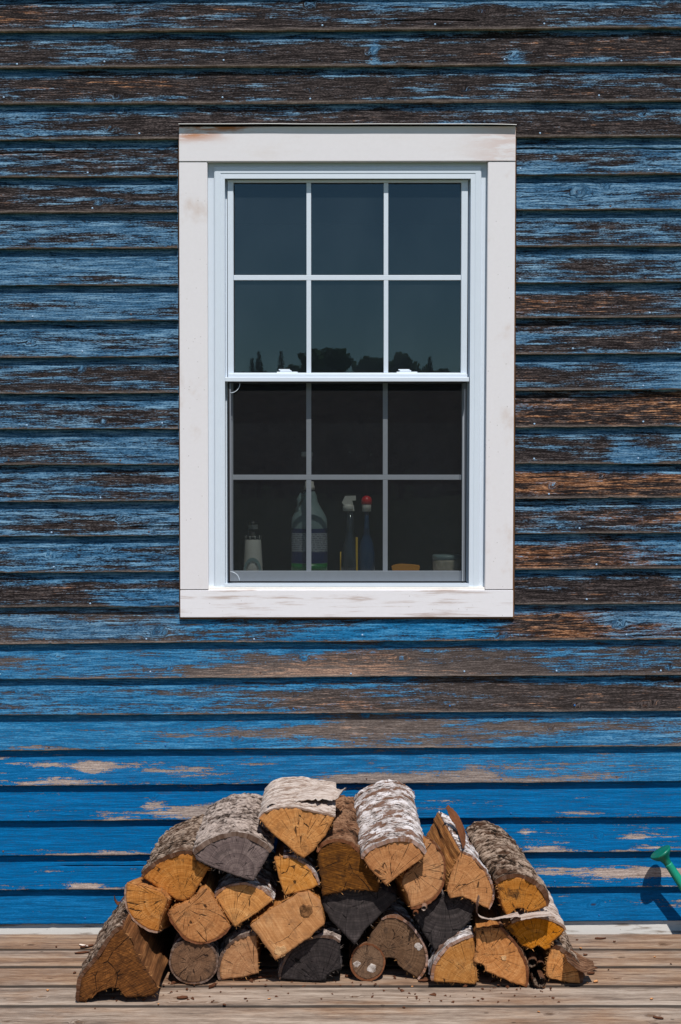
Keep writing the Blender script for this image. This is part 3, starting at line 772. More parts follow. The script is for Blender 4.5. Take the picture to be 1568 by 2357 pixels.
# drip cap: thin bent metal over the head board
p0, p1 = at(411.0, 284.6, -0.040), at(1189.5, 284.2, -0.040)
us = np.linspace(p0.x, p1.x, 60)
dz = 0.0012 * np.array([float(vnoise(u * 9, 3.3)) for u in us]) - 0.0022 * np.clip((us - 0.40) / 0.13, 0, 1) ** 3
zt = p0.z + dz
cap = []
for k, u in enumerate(us):
    cap.append([(u, 0.0, zt[k] + 0.006), (u, -0.0400, zt[k]), (u, -0.0406, zt[k] - 0.0014), (u, -0.0402, zt[k] - 0.0016), (u, -0.0392, zt[k] - 0.0010), (u, 0.0, zt[k] + 0.0048)])
me = np_mesh('drip_cap', np.array(cap), grid_quads(60, 6, True), smooth=False)
link('drip_cap', me, M['metal'], win)

# vinyl frame: mitred, stepped profile (inset in px from outer, depth)
FO = [(477.3, 372.5), (1123.4, 372.5), (1117.0, 1356.5), (479.6, 1356.5)]     # outer opening
def ring_pts(l, t, r, b, Y):
    Y = Y + WO
    return [at(l[0], t, Y), at(r[0], t, Y), at(r[1], b, Y), at(l[1], b, Y)]
def frame_profile(name, steps, mat):
    """steps: list of (left(top,bottom), top, right(top,bottom), bottom, Y) rings swept with mitred corners"""
    rings = [ring_pts(*s) for s in steps]
    vs = [p[:] for r in rings for p in r]; fs = []
    for a in range(len(rings) - 1):
        for k in range(4):
            fs.append((a * 4 + k, a * 4 + (k + 1) % 4, (a + 1) * 4 + (k + 1) % 4, (a + 1) * 4 + k))
    me = bpy.data.meshes.new(name); me.from_pydata(vs, [], fs); me.update()
    bm = bmesh.new(); bm.from_mesh(me); bmesh.ops.recalc_face_normals(bm, faces=bm.faces); bm.to_mesh(me); bm.free()
    return link(name, me, mat, win)
frame_profile('window_frame', [
    ((476, 478), 371, (1125, 1118.5), 1358, -0.018),
    ((493, 494), 383, (1108.5, 1103), 1353, -0.018),
    ((493.4, 494.4), 383.6, (1108, 1102.6), 1352.6, -0.027),
    ((496.0, 497.0), 386, (1105.5, 1100.0), 1350.5, -0.0285),
    ((508.0, 509.0), 398.4, (1095.0, 1089.8), 1348.5, -0.0285),
    ((508.4, 509.4), 399.0, (1094.6, 1089.4), 1348.2, -0.0270),
    ((517.6, 518.4), 411.0, (1084.0, 1079.4), 1344.0, -0.0275),
    ((518.2, 519.0), 412.0, (1083.4, 1078.8), 1343.6, -0.012),
    ((519.5, 520.3), 413.4, (1082.0, 1077.6), 1343.0, 0.004),
    ((523.0, 523.8), 416.0, (1078.6, 1074.4), 1340.5, 0.004),
    ((523.6, 524.4), 417.0, (1078.0, 1074.0), 1340.0, 0.070),
    ((470, 470), 365, (1130, 1130), 1365, 0.095)], M['vinyl'])
# caulk lines
quad_prism([(480, 1351.6), (1116.6, 1351.2), (1116.6, 1358.6), (480, 1358.8)], -0.036 + WO, -0.01 + WO, 'caulk_bead', M['caulk'])
quad_prism([(517, 1343.5), (1080, 1343.2), (1080, 1350.6), (517, 1350.8)], -0.031 + WO, -0.012 + WO, 'frame_sill', M['vinyl'])
# upper sash
US = -0.008
def sash(name, l, t, r, b, gl, gt, gr, gb, y0, y1):
    frame_profile(name, [(l, t, r, b, y1), (l, t, r, b, y0), ((gl[0] - 2, gl[1] - 2), gt - 2.0, (gr[0] + 2, gr[1] + 2), gb + 1.5, y0),
                         (gl, gt, gr, gb, y0 + 0.006), (gl, gt, gr, gb, y1)], M['vinyl'])
sash('upper_sash', (524.2, 525), 414.5, (1077.4, 1074.6), 868, (538.6, 539.2), 421.6, (1061.0, 1059.6), 857.6, US, US + 0.034)
def bar(name, x0, x1, y0p, y1p, y0, y1, mat, bev=0.0008):
    y0, y1 = y0 + WO, y1 + WO
    a, b = at(x0, y1p, y0), at(x1, y0p, y0)
    return MB().box(a.x, b.x, y0, y1, a.z, b.z, bev).build(name, mat, win)
# gasket round the upper glass
for (a, b, c, d) in ((537.8, 539.6, 421.0, 858.2), (1059.8, 1062.2, 421.0, 858.2), (538, 1062, 420.6, 422.4), (538, 1062, 857.0, 858.6)):
    bar('glazing_gasket', a, b, c, d, US + 0.0045, US + 0.0075, M['gasket'], 0)
def pane(name, x0, x1, y0p, y1p, Y):
    Y = Y + WO
    a, b = at(x0, y1p, Y), at(x1, y0p, Y)
    me = bpy.data.meshes.new(name)
    me.from_pydata([(a.x, Y, a.z), (b.x, Y, a.z), (b.x, Y, b.z), (a.x, Y, b.z)], [], [(0, 1, 2, 3)])
    return link(name, me, M['glass'], win)
pane('glass_pane', 537.5, 1062.5, 420, 860, US + 0.010)
for (a, b) in ((705.8, 716.2), (883.4, 894.0)):
    bar('muntin', a, b, 421, 633.1, US + 0.0030, US + 0.0095, M['vinyl'])
    bar('muntin', a, b, 645.2, 858, US + 0.0030, US + 0.0095, M['vinyl'])
bar('muntin', 538.5, 1061, 633.3, 645.0, US + 0.0025, US + 0.0096, M['vinyl'])
# meeting rail with the two sash locks
bar('meeting_rail', 526, 1076, 860.4, 868.6, -0.022, 0.02, M['vinyl'], 0.0015)
bar('screen_head_rail', 518, 1080, 868.2, 878.4, -0.029, 0.01, M['vinyl'], 0.0015)
for cx in (661.5, 937.0):
    c = at(cx, 858.4, -0.002 + WO)
    k = MB()
    s = 1 / 751.0
    k.box(c.x - 24 * s, c.x + 24 * s, -0.004 + WO, 0.018 + WO, c.z - 0.002, c.z + 0.0035, 0.001)
    k.box(c.x - 17 * s, c.x + 10 * s, -0.003 + WO, 0.014 + WO, c.z + 0.0035, c.z + 0.0080, 0.002)
    k.box(c.x - 20 * s, c.x + 6 * s, -0.002 + WO, 0.010 + WO, c.z + 0.0080, c.z + 0.0115, 0.0015)
    k.build('sash_lock', M['vinyl'], win)
# lower sash, further in, behind the insect screen
LS = 0.030
sash('lower_sash', (523, 523), 872, (1077, 1075), 1345, (537.2, 537.2), 882, (1063.0, 1062.4), 1313.6, LS, LS + 0.034)
pane('glass_pane', 534, 1066, 878, 1317, LS + 0.012)
for (a, b) in ((705.4, 716.6), (881.4, 892.7)):
    bar('muntin', a, b, 880, 1092.6, LS + 0.0050, LS + 0.0115, M['vinyl'])
    bar('muntin', a, b, 1104.6, 1314, LS + 0.0050, LS + 0.0115, M['vinyl'])
bar('muntin', 536.5, 1064, 1092.8, 1104.4, LS + 0.0045, LS + 0.0116, M['vinyl'])
SY = -0.013
SW = SY + WO
a, b = at(527.5, 1339, SW), at(1072.5, 880, SW)
me = bpy.data.meshes.new('insect_screen')
me.from_pydata([(a.x, SW, a.z), (b.x, SW, a.z), (b.x, SW, b.z), (a.x, SW, b.z)], [], [(0, 1, 2, 3)])
link('insect_screen', me, M['screen'], win)
M['scrframe'] = plain('screen_frame_grey', lin(120, 124, 132), 0.5, 0.4)
for (x0, x1, y0, y1) in ((525.6, 528.4, 878.6, 1340.6), (1071.6, 1074.4, 878.6, 1340.6), (525.6, 1074.4, 878.4, 881.0), (525.6, 1074.4, 1338.0, 1341.0)):
    bar('screen_spline', x0, x1, y0, y1, SY - 0.004, SY + 0.003, M['gasket'], 0)
bar('screen_frame', 529.2, 531.6, 881.5, 1337, SY - 0.003, SY - 0.0006, M['scrframe'], 0)
bar('screen_frame', 1068.4, 1070.8, 881.5, 1337, SY - 0.003, SY - 0.0006, M['scrframe'], 0)
def arc_tab(cx, cy, rpx, q0, q1):
    pts = []
    for k in range(9):
        t = q0 + (q1 - q0) * k / 8
        p = at(cx + rpx * math.cos(t), cy + rpx * math.sin(t), SY + WO - 0.003); pts.append(p)
    MB().tube(pts, 0.0011, 6).build('screen_pull_tab', M['vinyl'], win)
arc_tab(530.5, 882.5, 22, 0, math.pi / 2)
arc_tab(530.5, 1337.0, 21, -math.pi / 2, 0)
# inner window sill on which the bottles stand
SILL_Z = at(784, 1322, 0.16).z
MB().box(fl + 0.01, fr_ - 0.01, LS + 0.040 + WO, 0.32, SILL_Z - 0.03, SILL_Z, 0.002).build('inner_sill', M['trim'], win)

# =============================================================== things on the inner sill
def zx(x): return 506.4 + x * 0.3743
def zy(y): return 1007 + y * 0.3743
IY = 0.165
PXM = F_PX / (CAM_D + IY)
def thing_at(name, label, cat, xz, group=None, Y=IY):
    p = at(zx(xz), 1300, Y)
    o = empty(name, (p.x, Y, SILL_Z)); tag(o, label, cat, group); return o
def hz(y): return max(0.0, at(784, zy(y), IY).z - SILL_Z)
def wz(w): return w * 0.3743 / PXM
G2 = 'cleaning things on the window sill'
M['pl_white'] = plain('white_plastic', lin(196, 192, 184), 0.4, 0.4, 0.05)
M['pl_dark'] = plain('black_plastic', lin(28, 28, 30), 0.4, 0.4, 0.05)
M['pl_red'] = plain('red_plastic', lin(206, 30, 36), 0.35, 0.5, 0.05)
M['pl_jug'] = plain('cloudy_jug_plastic', lin(120, 138, 138), 0.35, 0.4, 0.05)
M['pl_green'] = plain('green_soap', lin(30, 112, 52), 0.3, 0.5, 0.08)
M['pl_blue'] = plain('blue_cleaner', lin(24, 52, 84), 0.15, 0.6, 0.08)
M['pl_clear'] = plain('dim_clear_plastic', lin(44, 50, 56), 0.12, 0.7, 0.1)
M['pl_yellow'] = plain('yellow_plastic', lin(200, 160, 40), 0.4, 0.4, 0.08)
M['sponge'] = plain('orange_sponge', lin(206, 140, 54), 0.95, 0.1, 0.3, 300.0, 1.0)
M['jarmix'] = plain('jar_contents', lin(176, 166, 150), 0.6, 0.3, 0.6, 60.0, 0.6)
def mat_label():
    n = NT('jug_paper_label'); x, y, z = n.sep(n.obj())
    rows = n.step(n.m('FRACT', n.m('MULTIPLY', z, 170.0)), 0.45, 0.6)
    words = n.step(n.noise(n.comb(n.m('MULTIPLY', x, 160.0), n.m('FLOOR', n.m('MULTIPLY', z, 170.0))), 1.0, 1.0), 0.42, 0.5)
    c = n.mix(n.m('MULTIPLY', n.m('MULTIPLY', rows, words), 0.7), lin(150, 152, 158), lin(50, 56, 74))
    return n.bsdf(c, 0.5, None, 0.3)
M['label'] = mat_label()
M['label_blue'] = plain('jug_label_blue', lin(30, 40, 84), 0.5, 0.3, 0.05)
# lighthouse-shaped night light at the left
o = thing_at('tower_lamp', 'small white lighthouse shaped lamp at the left end of the window sill', 'lamp', 204, G2)
MB().lathe([(wz(60), 0), (wz(58), hz(780)), (wz(54), hz(700)), (wz(50), hz(630)), (wz(48), hz(625))], 28).build('tower', M['pl_white'], o)
d_ = MB().lathe([(wz(50), hz(624)), (wz(52), hz(606)), (wz(36), hz(604)), (wz(34), hz(570))], 24)
d_.build('gallery', M['pl_dark'], o)
for k in range(10):
    t = 2 * math.pi * k / 10
    MB().lathe([(wz(3.2), hz(622)), (wz(2.2), hz(604))], 6, (wz(50) * math.cos(t), wz(50) * math.sin(t), 0)).build('baluster', M['pl_white'], o)
MB().lathe([(wz(29), hz(562)), (wz(30), hz(536)), (wz(20), hz(528))], 4, smooth=False).build('lantern_pane', M['pl_white'], o)
MB().lathe([(wz(34), hz(534)), (wz(18), hz(516)), (wz(4), hz(506))], 20).build('lantern_roof', M['pl_dark'], o)
arch = [(wz(54) * math.cos(t), hz(815) + wz(80) * math.sin(t)) for t in np.linspace(0, math.pi, 14)]
arch += [(wz(40) * math.cos(t), hz(815) + wz(58) * math.sin(t)) for t in np.linspace(math.pi, 0, 14)]
MB().prism(arch, -wz(64), -wz(50)).build('arch_moulding', M['pl_jug'], o)
# pump jug
o = thing_at('pump_jug', 'large cloudy pump jug with white label and green soap in it', 'jug', 550, G2)
prof = [(110, 815), (110, 700), (110, 520), (106, 492), (92, 465), (70, 430), (52, 395), (46, 360), (40, 345), (33, 330)]
MB().lathe([(wz(r), hz(y)) for r, y in prof], 36, sy=0.72).build('jug_body', M['pl_jug'], o)
MB().lathe([(wz(111), hz(815)), (wz(111.5), hz(772))], 36, sy=0.72).build('soap_level', M['pl_green'], o)
def wrap(name, y0, y1, mat, a0, a1, rr=112.5):
    n = 20; vs = []; fs = []
    for k in range(n + 1):
        t = a0 + (a1 - a0) * k / n
        for y in (y0, y1): vs.append((wz(rr) * math.cos(t), wz(rr) * 0.72 * math.sin(t), hz(y)))
    for k in range(n): fs.append((2 * k, 2 * k + 2, 2 * k + 3, 2 * k + 1))
    me = bpy.data.meshes.new(name); me.from_pydata(vs, [], fs); me.update(); link(name, me, mat, o)
wrap('label', 700, 585, M['label'], R(195), R(355)); wrap('label_band', 585, 558, M['label_blue'], R(195), R(355)); wrap('label_band', 768, 700, M['label_blue'], R(195), R(355))
MB().tube([(-wz(50), -0.01, hz(470)), (-wz(72), -0.012, hz(440)), (-wz(64), -0.012, hz(385)), (-wz(40), -0.01, hz(345))], [wz(16)] * 4, 10).build('jug_handle', M['pl_jug'], o)
MB().lathe([(wz(34), hz(322)), (wz(34), hz(298)), (wz(29), hz(296)), (wz(28), hz(272)), (wz(16), hz(268))], 20).build('pump_collar', M['pl_white'], o)
MB().lathe([(wz(13), hz(270)), (wz(12), hz(150)), (wz(18), hz(140)), (wz(18), hz(118))], 16).build('pump_stem', M['pl_white'], o)
MB().box(-wz(49), wz(22), -0.011, 0.011, hz(118), hz(87), 0.004).build('pump_head', M['pl_white'], o)
# trigger spray bottle
o = thing_at('spray_bottle', 'dark clear spray bottle with a white trigger head', 'spray bottle', 800, G2)
MB().lathe([(wz(52), 0), (wz(54), hz(780)), (wz(50), hz(700)), (wz(30), hz(600)), (wz(22), hz(540)), (wz(24), hz(460))], 24).build('bottle_body', M['pl_clear'], o)
MB().lathe([(wz(34), hz(452)), (wz(36), hz(420)), (wz(28), hz(412))], 18, (-wz(10), 0, 0)).build('spray_collar', M['pl_white'], o)
MB().prism([(-wz(50), hz(400)), (-wz(30), hz(360)), (wz(36), hz(358)), (wz(36), hz(386)), (wz(14), hz(388)), (wz(28), hz(450)), (wz(8), hz(452)), (-wz(4), hz(412)), (-wz(40), hz(414))], -0.011, 0.011).build('trigger_head', M['pl_white'], o)
MB().lathe([(wz(4), hz(815)), (wz(4), hz(700))], 8, (-wz(58), -0.02, 0)).build('yellow_stripe', M['pl_yellow'], o)
# red capped bottle
o = thing_at('squeeze_bottle', 'slim clear blue bottle with a red cap beside the spray bottle', 'bottle', 902, G2)
MB().lathe([(wz(50), 0), (wz(52), hz(790)), (wz(50), hz(700)), (wz(40), hz(640)), (wz(22), hz(590)), (wz(14), hz(520)), (wz(16), hz(455))], 24).build('bottle_body', M['pl_blue'], o)
MB().lathe([(wz(28), hz(455)), (wz(29), hz(415)), (wz(24), hz(408))], 20).build('cap_collar', M['pl_white'], o)
MB().lathe([(wz(31), hz(410)), (wz(33), hz(384)), (wz(24), hz(366)), (wz(8), hz(358))], 20).build('cap', M['pl_red'], o)
MB().box(-wz(68), -wz(54), -0.02, 0.0, 0, hz(612), 0.002).build('side_strip', M['pl_yellow'], o)
# sponge
o = thing_at('sponge', 'orange sponge lying flat on the window sill', 'sponge', 1142, G2)
MB().prism([(-wz(76), 0), (wz(76), 0), (wz(85), hz(788)), (wz(40), hz(783)), (-wz(30), hz(779)), (-wz(70), hz(786)), (-wz(86), hz(795))], -0.03, 0.03).build('sponge_block', M['sponge'], o)
# jar
o = thing_at('glass_jar', 'small lidded glass tub with pale contents at the right end of the sill', 'jar', 1396, G2)
MB().lathe([(wz(76), 0), (wz(86), hz(805)), (wz(88), hz(760)), (wz(88), hz(748))], 30).build('jar_body', M['jarmix'], o)
MB().lathe([(wz(90), hz(747)), (wz(91), hz(726)), (wz(84), hz(720))], 30).build('jar_lid', M['pl_jug'], o)

# =============================================================== firewood
def fA(p): return (161.1 + p[0] * 0.3743, 1772.2 + p[1] * 0.3743)
def fB(p): return (690.5 + p[0] * 0.3743, 1772.2 + p[1] * 0.3743)
def fC(p): return (1150.8 + p[0] * 0.2660, 1772.2 + p[1] * 0.2660)
FR = {'A': fA, 'B': fB, 'C': fC}

def resample(pts, step):
    out = []; flag = []
    n = len(pts)
    for k in range(n):
        a, b = np.array(pts[k]), np.array(pts[(k + 1) % n])
        m = max(1, int(round(np.linalg.norm(b - a) / step)))
        for q in range(m):
            out.append(a + (b - a) * q / m); flag.append(k)
    return np.array(out), np.array(flag)

def bark_grid(arc, yf, L, shift, th, style, seed, lift=None, front=0.004, tilt=None, nl=None):
    """arc: (n,2) xz points of the wood edge, in order; returns a shell mesh lying on it"""
    n = len(arc)
    tan = np.gradient(arc, axis=0); tan /= np.maximum(np.linalg.norm(tan, axis=1), 1e-9)[:, None]
    nrm = np.stack([tan[:, 1], -tan[:, 0]], 1)
    ctr = arc.mean(0)
    chord = (arc[0] + arc[-1]) / 2
    if np.sum((arc[n // 2] - chord) * nrm[n // 2]) < 0: nrm = -nrm
    al = np.concatenate([[0], np.cumsum(np.linalg.norm(np.diff(arc, axis=0), axis=1))])
    nl = nl or int(L / 0.0036)
    s = np.linspace(0, 1, nl)
    A, S = np.meshgrid(al, s, indexing='ij')
    Lm = S * L
    Lw = Lm + 0.012 * fbm(A * 20, Lm * 20, seed + 40, 2)
    if style == 'birch':
        fl = fbm(A * 34, Lw * 95, seed + 9, 3)
        h = 0.0030 * fbm(A * 22, Lw * 70, seed, 3) + 0.018 * np.clip(fl - 0.08, 0, 0.35) + 0.003 * fbm(A * 90, Lm * 150, seed + 2, 2)
    elif style == 'pale':
        h = 0.0022 * fbm(A * 20, Lm * 40, seed, 3) + 0.0025 * fbm(A * 60, Lm * 100, seed + 3, 2) + 0.007 * np.clip(fbm(A * 25, Lw * 50, seed + 9, 3) - 0.15, 0, 0.3)
    else:
        fl = fbm(A * 40, Lw * 95, seed + 9, 3)
        h = 0.022 * np.clip(fl + 0.06, -0.15, 0.20) + 0.008 * fbm(A * 80, Lm * 150, seed + 5, 2) + 0.008 * fbm(A * 9, Lm * 12, seed + 8, 3)
    taper = np.clip(np.minimum(A, al[-1] - A) / 0.012, 0, 1) ** 0.6
    h = h * np.clip(0.3 + S * L / 0.03, 0.3, 1.0)
    off = th * (0.55 + 0.45 * taper) + h
    if lift is not None: off = off + lift(A / al[-1], S)
    off = np.maximum(off, 0.0012)
    base = arc[:, None, :] + S[:, :, None] * np.array(shift)[None, None, :]
    # ragged front and back ends
    rag = front * (0.5 + 1.1 * fbm(al * 60, seed + 0 * al, 0, 3)) + 0.004 * fbm(al * 220, seed + 3 + 0 * al, 0, 2)
    ragb = 0.010 * fbm(al * 40, seed + 31 + 0 * al, 0, 3)
    Y = yf + Lm + (-rag[:, None]) * (1 - S) ** 6 + ragb[:, None] * S ** 4
    if tilt is not None: Y = Y + tilt(arc)[:, None] * (1 - S) ** 5
    outer = np.stack([base[..., 0] + nrm[:, None, 0] * off, Y, base[..., 1] + nrm[:, None, 1] * off], -1)
    inn = base + nrm[:, None, :] * (-0.0015)
    if lift is not None: inn = inn + nrm[:, None, :] * np.maximum(lift(A / al[-1], S) - 0.001, 0)[..., None]
    inner = np.stack([inn[..., 0], Y + 0.0006, inn[..., 1]], -1)
    hn = (h - h.min()) / max(1e-9, h.max() - h.min())
    V = []; Q = []; ARC = []; REL = []
    def addgrid(Pg, ed):
        b = sum(len(x) for x in V)
        V.append(Pg.reshape(-1, 3)); Q.append(grid_quads(Pg.shape[0], Pg.shape[1], base=b))
        return b
    addgrid(outer, 0); ARC.append(np.stack([A, Lm, np.full_like(A, seed)], -1).reshape(-1, 3)); REL.append(np.stack([hn, 0 * A, 0 * A], -1).reshape(-1, 3))
    # front lip, back lip, two side lips: outer edge -> inner edge, shown in the inner bark colour
    def lip(po, pi, a_, l_):
        Pg = np.stack([po, pi], 1); addgrid(Pg, 1)
        m = len(po) * 2
        ARC.append(np.repeat(np.stack([a_, l_, np.full_like(a_, seed)], -1), 2, 0)); REL.append(np.stack([np.full(m, .5), np.full(m, 0.75), np.zeros(m)], -1))
    lip(outer[:, 0], inner[:, 0], al, 0 * al); lip(outer[:, -1], inner[:, -1], al, 0 * al + L)
    lip(outer[0], inner[0], 0 * s, s * L); lip(outer[-1], inner[-1], 0 * s + al[-1], s * L)
    addgrid(inner[:, ::2] if False else inner, 1); ARC.append(np.stack([A, Lm, np.full_like(A, seed)], -1).reshape(-1, 3)); REL.append(np.stack([hn * 0 + .3, 0 * A + 1, 0 * A], -1).reshape(-1, 3))
    return np.concatenate(V), np.concatenate(Q), np.concatenate(ARC), np.concatenate(REL)

LOGS = []
M['fibre'] = plain('torn_wood_fibre', lin(188, 136, 86), 0.9, 0.1, 0.3, 120.0, 0.2); M['fibre_grey'] = plain('torn_grey_fibre', lin(96, 86, 80), 0.9, 0.1, 0.3, 120.0, 0.2)
def log(label, fr, pts, bark, pith, yf, L, end, split, bstyle=None, bth=0.006, shift=(0, 0), lift=None, rough=0.0012, cut=None, name='firewood_log', smooth=1, bfront=0.004):
    """pts: end face outline (photo crop coordinates); bark=(first,last) index of the bark edge"""
    k = len(LOGS); seed = (k * 0.137 + 0.11) % 1.0
    if yf is None:                                             # stands on the deck: depth from its lowest points
        yf = min(on_deck(*FR[fr](p)).y for p in pts) - 0.006
    W = [at(*FR[fr](p), yf) for p in pts]
    poly = [np.array((w.x, w.z)) for w in W]
    pc = at(*FR[fr](pith), yf); pc = np.array((pc.x, pc.z))
    nb = len(poly)
    # rotate so that the bark edge starts the list
    full = bark == 'all'
    if bark is not None and not full:
        i0, i1 = bark; m = (i1 - i0) % nb
        poly = poly[i0:] + poly[:i0]
        arcpts = poly[:m + 1]; rest = poly[m:] + [poly[0]]
        for _ in range(2):                                     # round the bark edge
            q = [arcpts[0]]
            for a, b in zip(arcpts[:-1], arcpts[1:]): q += [a * .75 + b * .25, a * .25 + b * .75]
            q.append(arcpts[-1]); arcpts = q
        poly2 = arcpts + rest[1:-1]; narc = len(arcpts)
    else:
        poly2 = poly; narc = 0
        if full:
            for _ in range(2):
                q = []
                for a, b in zip(poly2, poly2[1:] + poly2[:1]): q += [a * .75 + b * .25, a * .25 + b * .75]
                poly2 = q
            narc = len(poly2)
    P, fl_ = resample(poly2, 0.0045)
    n = len(P)
    is_arc = fl_ < (narc - 1 if not full else narc)
    nxt, prv = np.roll(P, -1, 0), np.roll(P, 1, 0)
    tg = nxt - prv; tg /= np.maximum(np.linalg.norm(tg, axis=1), 1e-9)[:, None]
    nr = np.stack([tg[:, 1], -tg[:, 0]], 1)
    area = np.sum(P[:, 0] * nxt[:, 1] - nxt[:, 0] * P[:, 1])
    if area < 0: nr = -nr
    per = np.arange(n) * 0.0045
    jit = np.where(is_arc, 0.0004, rough) * (1.2 * fbm(per * 120, seed * 50 + 0 * per, 0, 3) + 1.0 * fbm(per * 30, seed * 90 + 0 * per, 0, 2))
    P = P + nr * jit[:, None]
    ground = min(P[:, 1])
    zmin = min(ground, ground + shift[1])
    base = Vector((float(P[:, 0].mean()), yf + L / 2, float(zmin)))
    o = empty(name, base); tag(o, label, 'log', 'firewood stacked against the wall')
    LOGS.append(o); o['front'] = yf
    nl = 26
    s = np.linspace(0, 1, nl)
    rings = []
    ctr = P.mean(0)
    for q in s:
        f = np.where(is_arc, 0.0, 1.0)
        disp = f * (rough * 2.4 * fbm(per * 60, q * 3 + seed * 40 + 0 * per, 0, 3) + 0.006 * (q > 0) * min(1, q * 4) * fbm(per * 9, q * 1.6 + seed * 77 + 0 * per, 0, 2))
        Pq = P + nr * disp[:, None] + np.array(shift) * q
        if is_arc.any() and bstyle: Pq = Pq - nr * np.where(is_arc, 0.0008, 0)[:, None]
        rings.append(Pq)
    rings = np.array(rings)                                    # nl, n, 2
    ys = yf + s * L
    tr_ = np.random.RandomState(900 + k); tx, tz = tr_.uniform(-.13, .13), tr_.uniform(-.08, .16)
    o['tilt'] = [tx, tz, float(ctr[0]), float(ctr[1])]
    def tilt(Q): return tx * (Q[..., 0] - ctr[0]) + tz * (Q[..., 1] - ctr[1])
    body = np.stack([np.stack([rings[i][:, 0], np.full(n, ys[i]), rings[i][:, 1]], -1) for i in range(nl)], 0)
    # front: eased edge, then the end face in shrinking rings so that it can be uneven
    cap = []; c2 = pc if True else ctr
    cen = ctr
    scl = [1.0, 0.985, 0.9, 0.72, 0.5, 0.26, 0.02]
    for sc in scl:
        Pq = cen + (P - cen) * sc
        yy = yf + (0.0025 if sc == 1.0 else 0.0) + 0.0016 * fbm(Pq[:, 0] * 60, Pq[:, 1] * 60, seed * 30, 3) * (0 if sc == 1.0 else 1)
        cap.append(np.stack([Pq[:, 0], yy + tilt(Pq), Pq[:, 1]], -1))
    body[:, :, 1] += tilt(P)[None, :] * ((1 - s) ** 5)[:, None]
    body[0, :, 1] = cap[0][:, 1]
    cap = np.array(cap)
    bk = np.stack([np.stack([(cen + np.array(shift) + (rings[-1] - cen - np.array(shift)) * sc)[:, 0], np.full(n, yf + L + 0.001), (cen + np.array(shift) + (rings[-1] - cen - np.array(shift)) * sc)[:, 1]], -1) for sc in (1.0, 0.5, 0.02)], 0)
    V = np.concatenate([cap.reshape(-1, 3), body.reshape(-1, 3), bk.reshape(-1, 3)])
    Q1 = grid_quads(len(scl), n, True); Q2 = grid_quads(nl, n, True, base=cap.shape[0] * n); Q3 = grid_quads(3, n, True, base=(cap.shape[0] + nl) * n)
    pith_a = np.stack([V[:, 0] - pc[0], V[:, 2] - pc[1], np.full(len(V), seed)], -1)
    tot = cap.shape[0] + nl + 3
    rim_a = np.zeros((tot, n, 3)); rim_a[:len(scl), :, 1] = np.array(scl)[:, None]
    arc_a = np.zeros((tot, n, 3)); arc_a[:, :, 0] = per[None, :]; arc_a[:, :, 2] = seed
    arc_a[cap.shape[0]:cap.shape[0] + nl, :, 1] = (s * L)[:, None]
    me = np_mesh('split_wood', V - np.array(base), np.concatenate([Q1, Q2, Q3]), {'pith': pith_a, 'arc': arc_a.reshape(-1, 3), 'rim': rim_a.reshape(-1, 3)},
                 smooth=False, mat_idx=np.concatenate([np.zeros(len(Q1)), np.ones(len(Q2)), np.zeros(len(Q3))]))
    bm = bmesh.new(); bm.from_mesh(me); bmesh.ops.remove_doubles(bm, verts=bm.verts, dist=1e-6); bmesh.ops.recalc_face_normals(bm, faces=bm.faces); bm.to_mesh(me); bm.free()
    link('split_wood', me, [M[end], M[split]], o)
    cand = np.where(~is_arc)[0]
    if len(cand) > 6:
        fv = []; ff = []
        for _ in range(26):
            j = int(tr_.choice(cand)); q = P[j]; dn = nr[j]; tt = tg[j]
            y_ = yf + float(tilt(q)) + tr_.uniform(0.0005, 0.012); w_ = tr_.uniform(.0006, .0016); l_ = tr_.uniform(.003, .011)
            b0 = np.array((q[0], y_, q[1])) - np.array(base); d3 = np.array((dn[0], tr_.uniform(-.5, .3), dn[1])) + np.array((tt[0], 0, tt[1])) * tr_.uniform(-.8, .8)
            t3 = np.array((tt[0], 0, tt[1])) * w_; m_ = len(fv)
            fv += [tuple(b0 - t3), tuple(b0 + t3), tuple(b0 + np.array((0, w_ * 2, 0))), tuple(b0 + d3 * l_)]; ff += [(m_, m_ + 1, m_ + 3), (m_ + 1, m_ + 2, m_ + 3), (m_ + 2, m_, m_ + 3)]
        fme = bpy.data.meshes.new('fibres'); fme.from_pydata(fv, [], ff); fme.update()
        fo_ = link('fibres', fme, M['fibre_grey'] if 'grey' in split else M['fibre'], o); fo_['kind'] = 'stuff'
    if bstyle:
        arc = P[is_arc] if not full else np.concatenate([P, P[:1]])
        if not full:
            last = np.where(is_arc)[0][-1]
            arc = np.concatenate([P[:last + 1], P[(last + 1) % n][None]])
        sty = 'pale' if full else {'bark_birch': 'birch', 'bark_pale': 'pale'}.get(bstyle, 'rough')
        v, q, a_, r_ = bark_grid(arc, yf, L, shift, bth, sty, seed * 20 + 1, lift, bfront, tilt)
        me = np_mesh('bark', v - np.array(base), q, {'arc': a_, 'rel': r_})
        link('bark', me, M[bstyle], o)
    return o

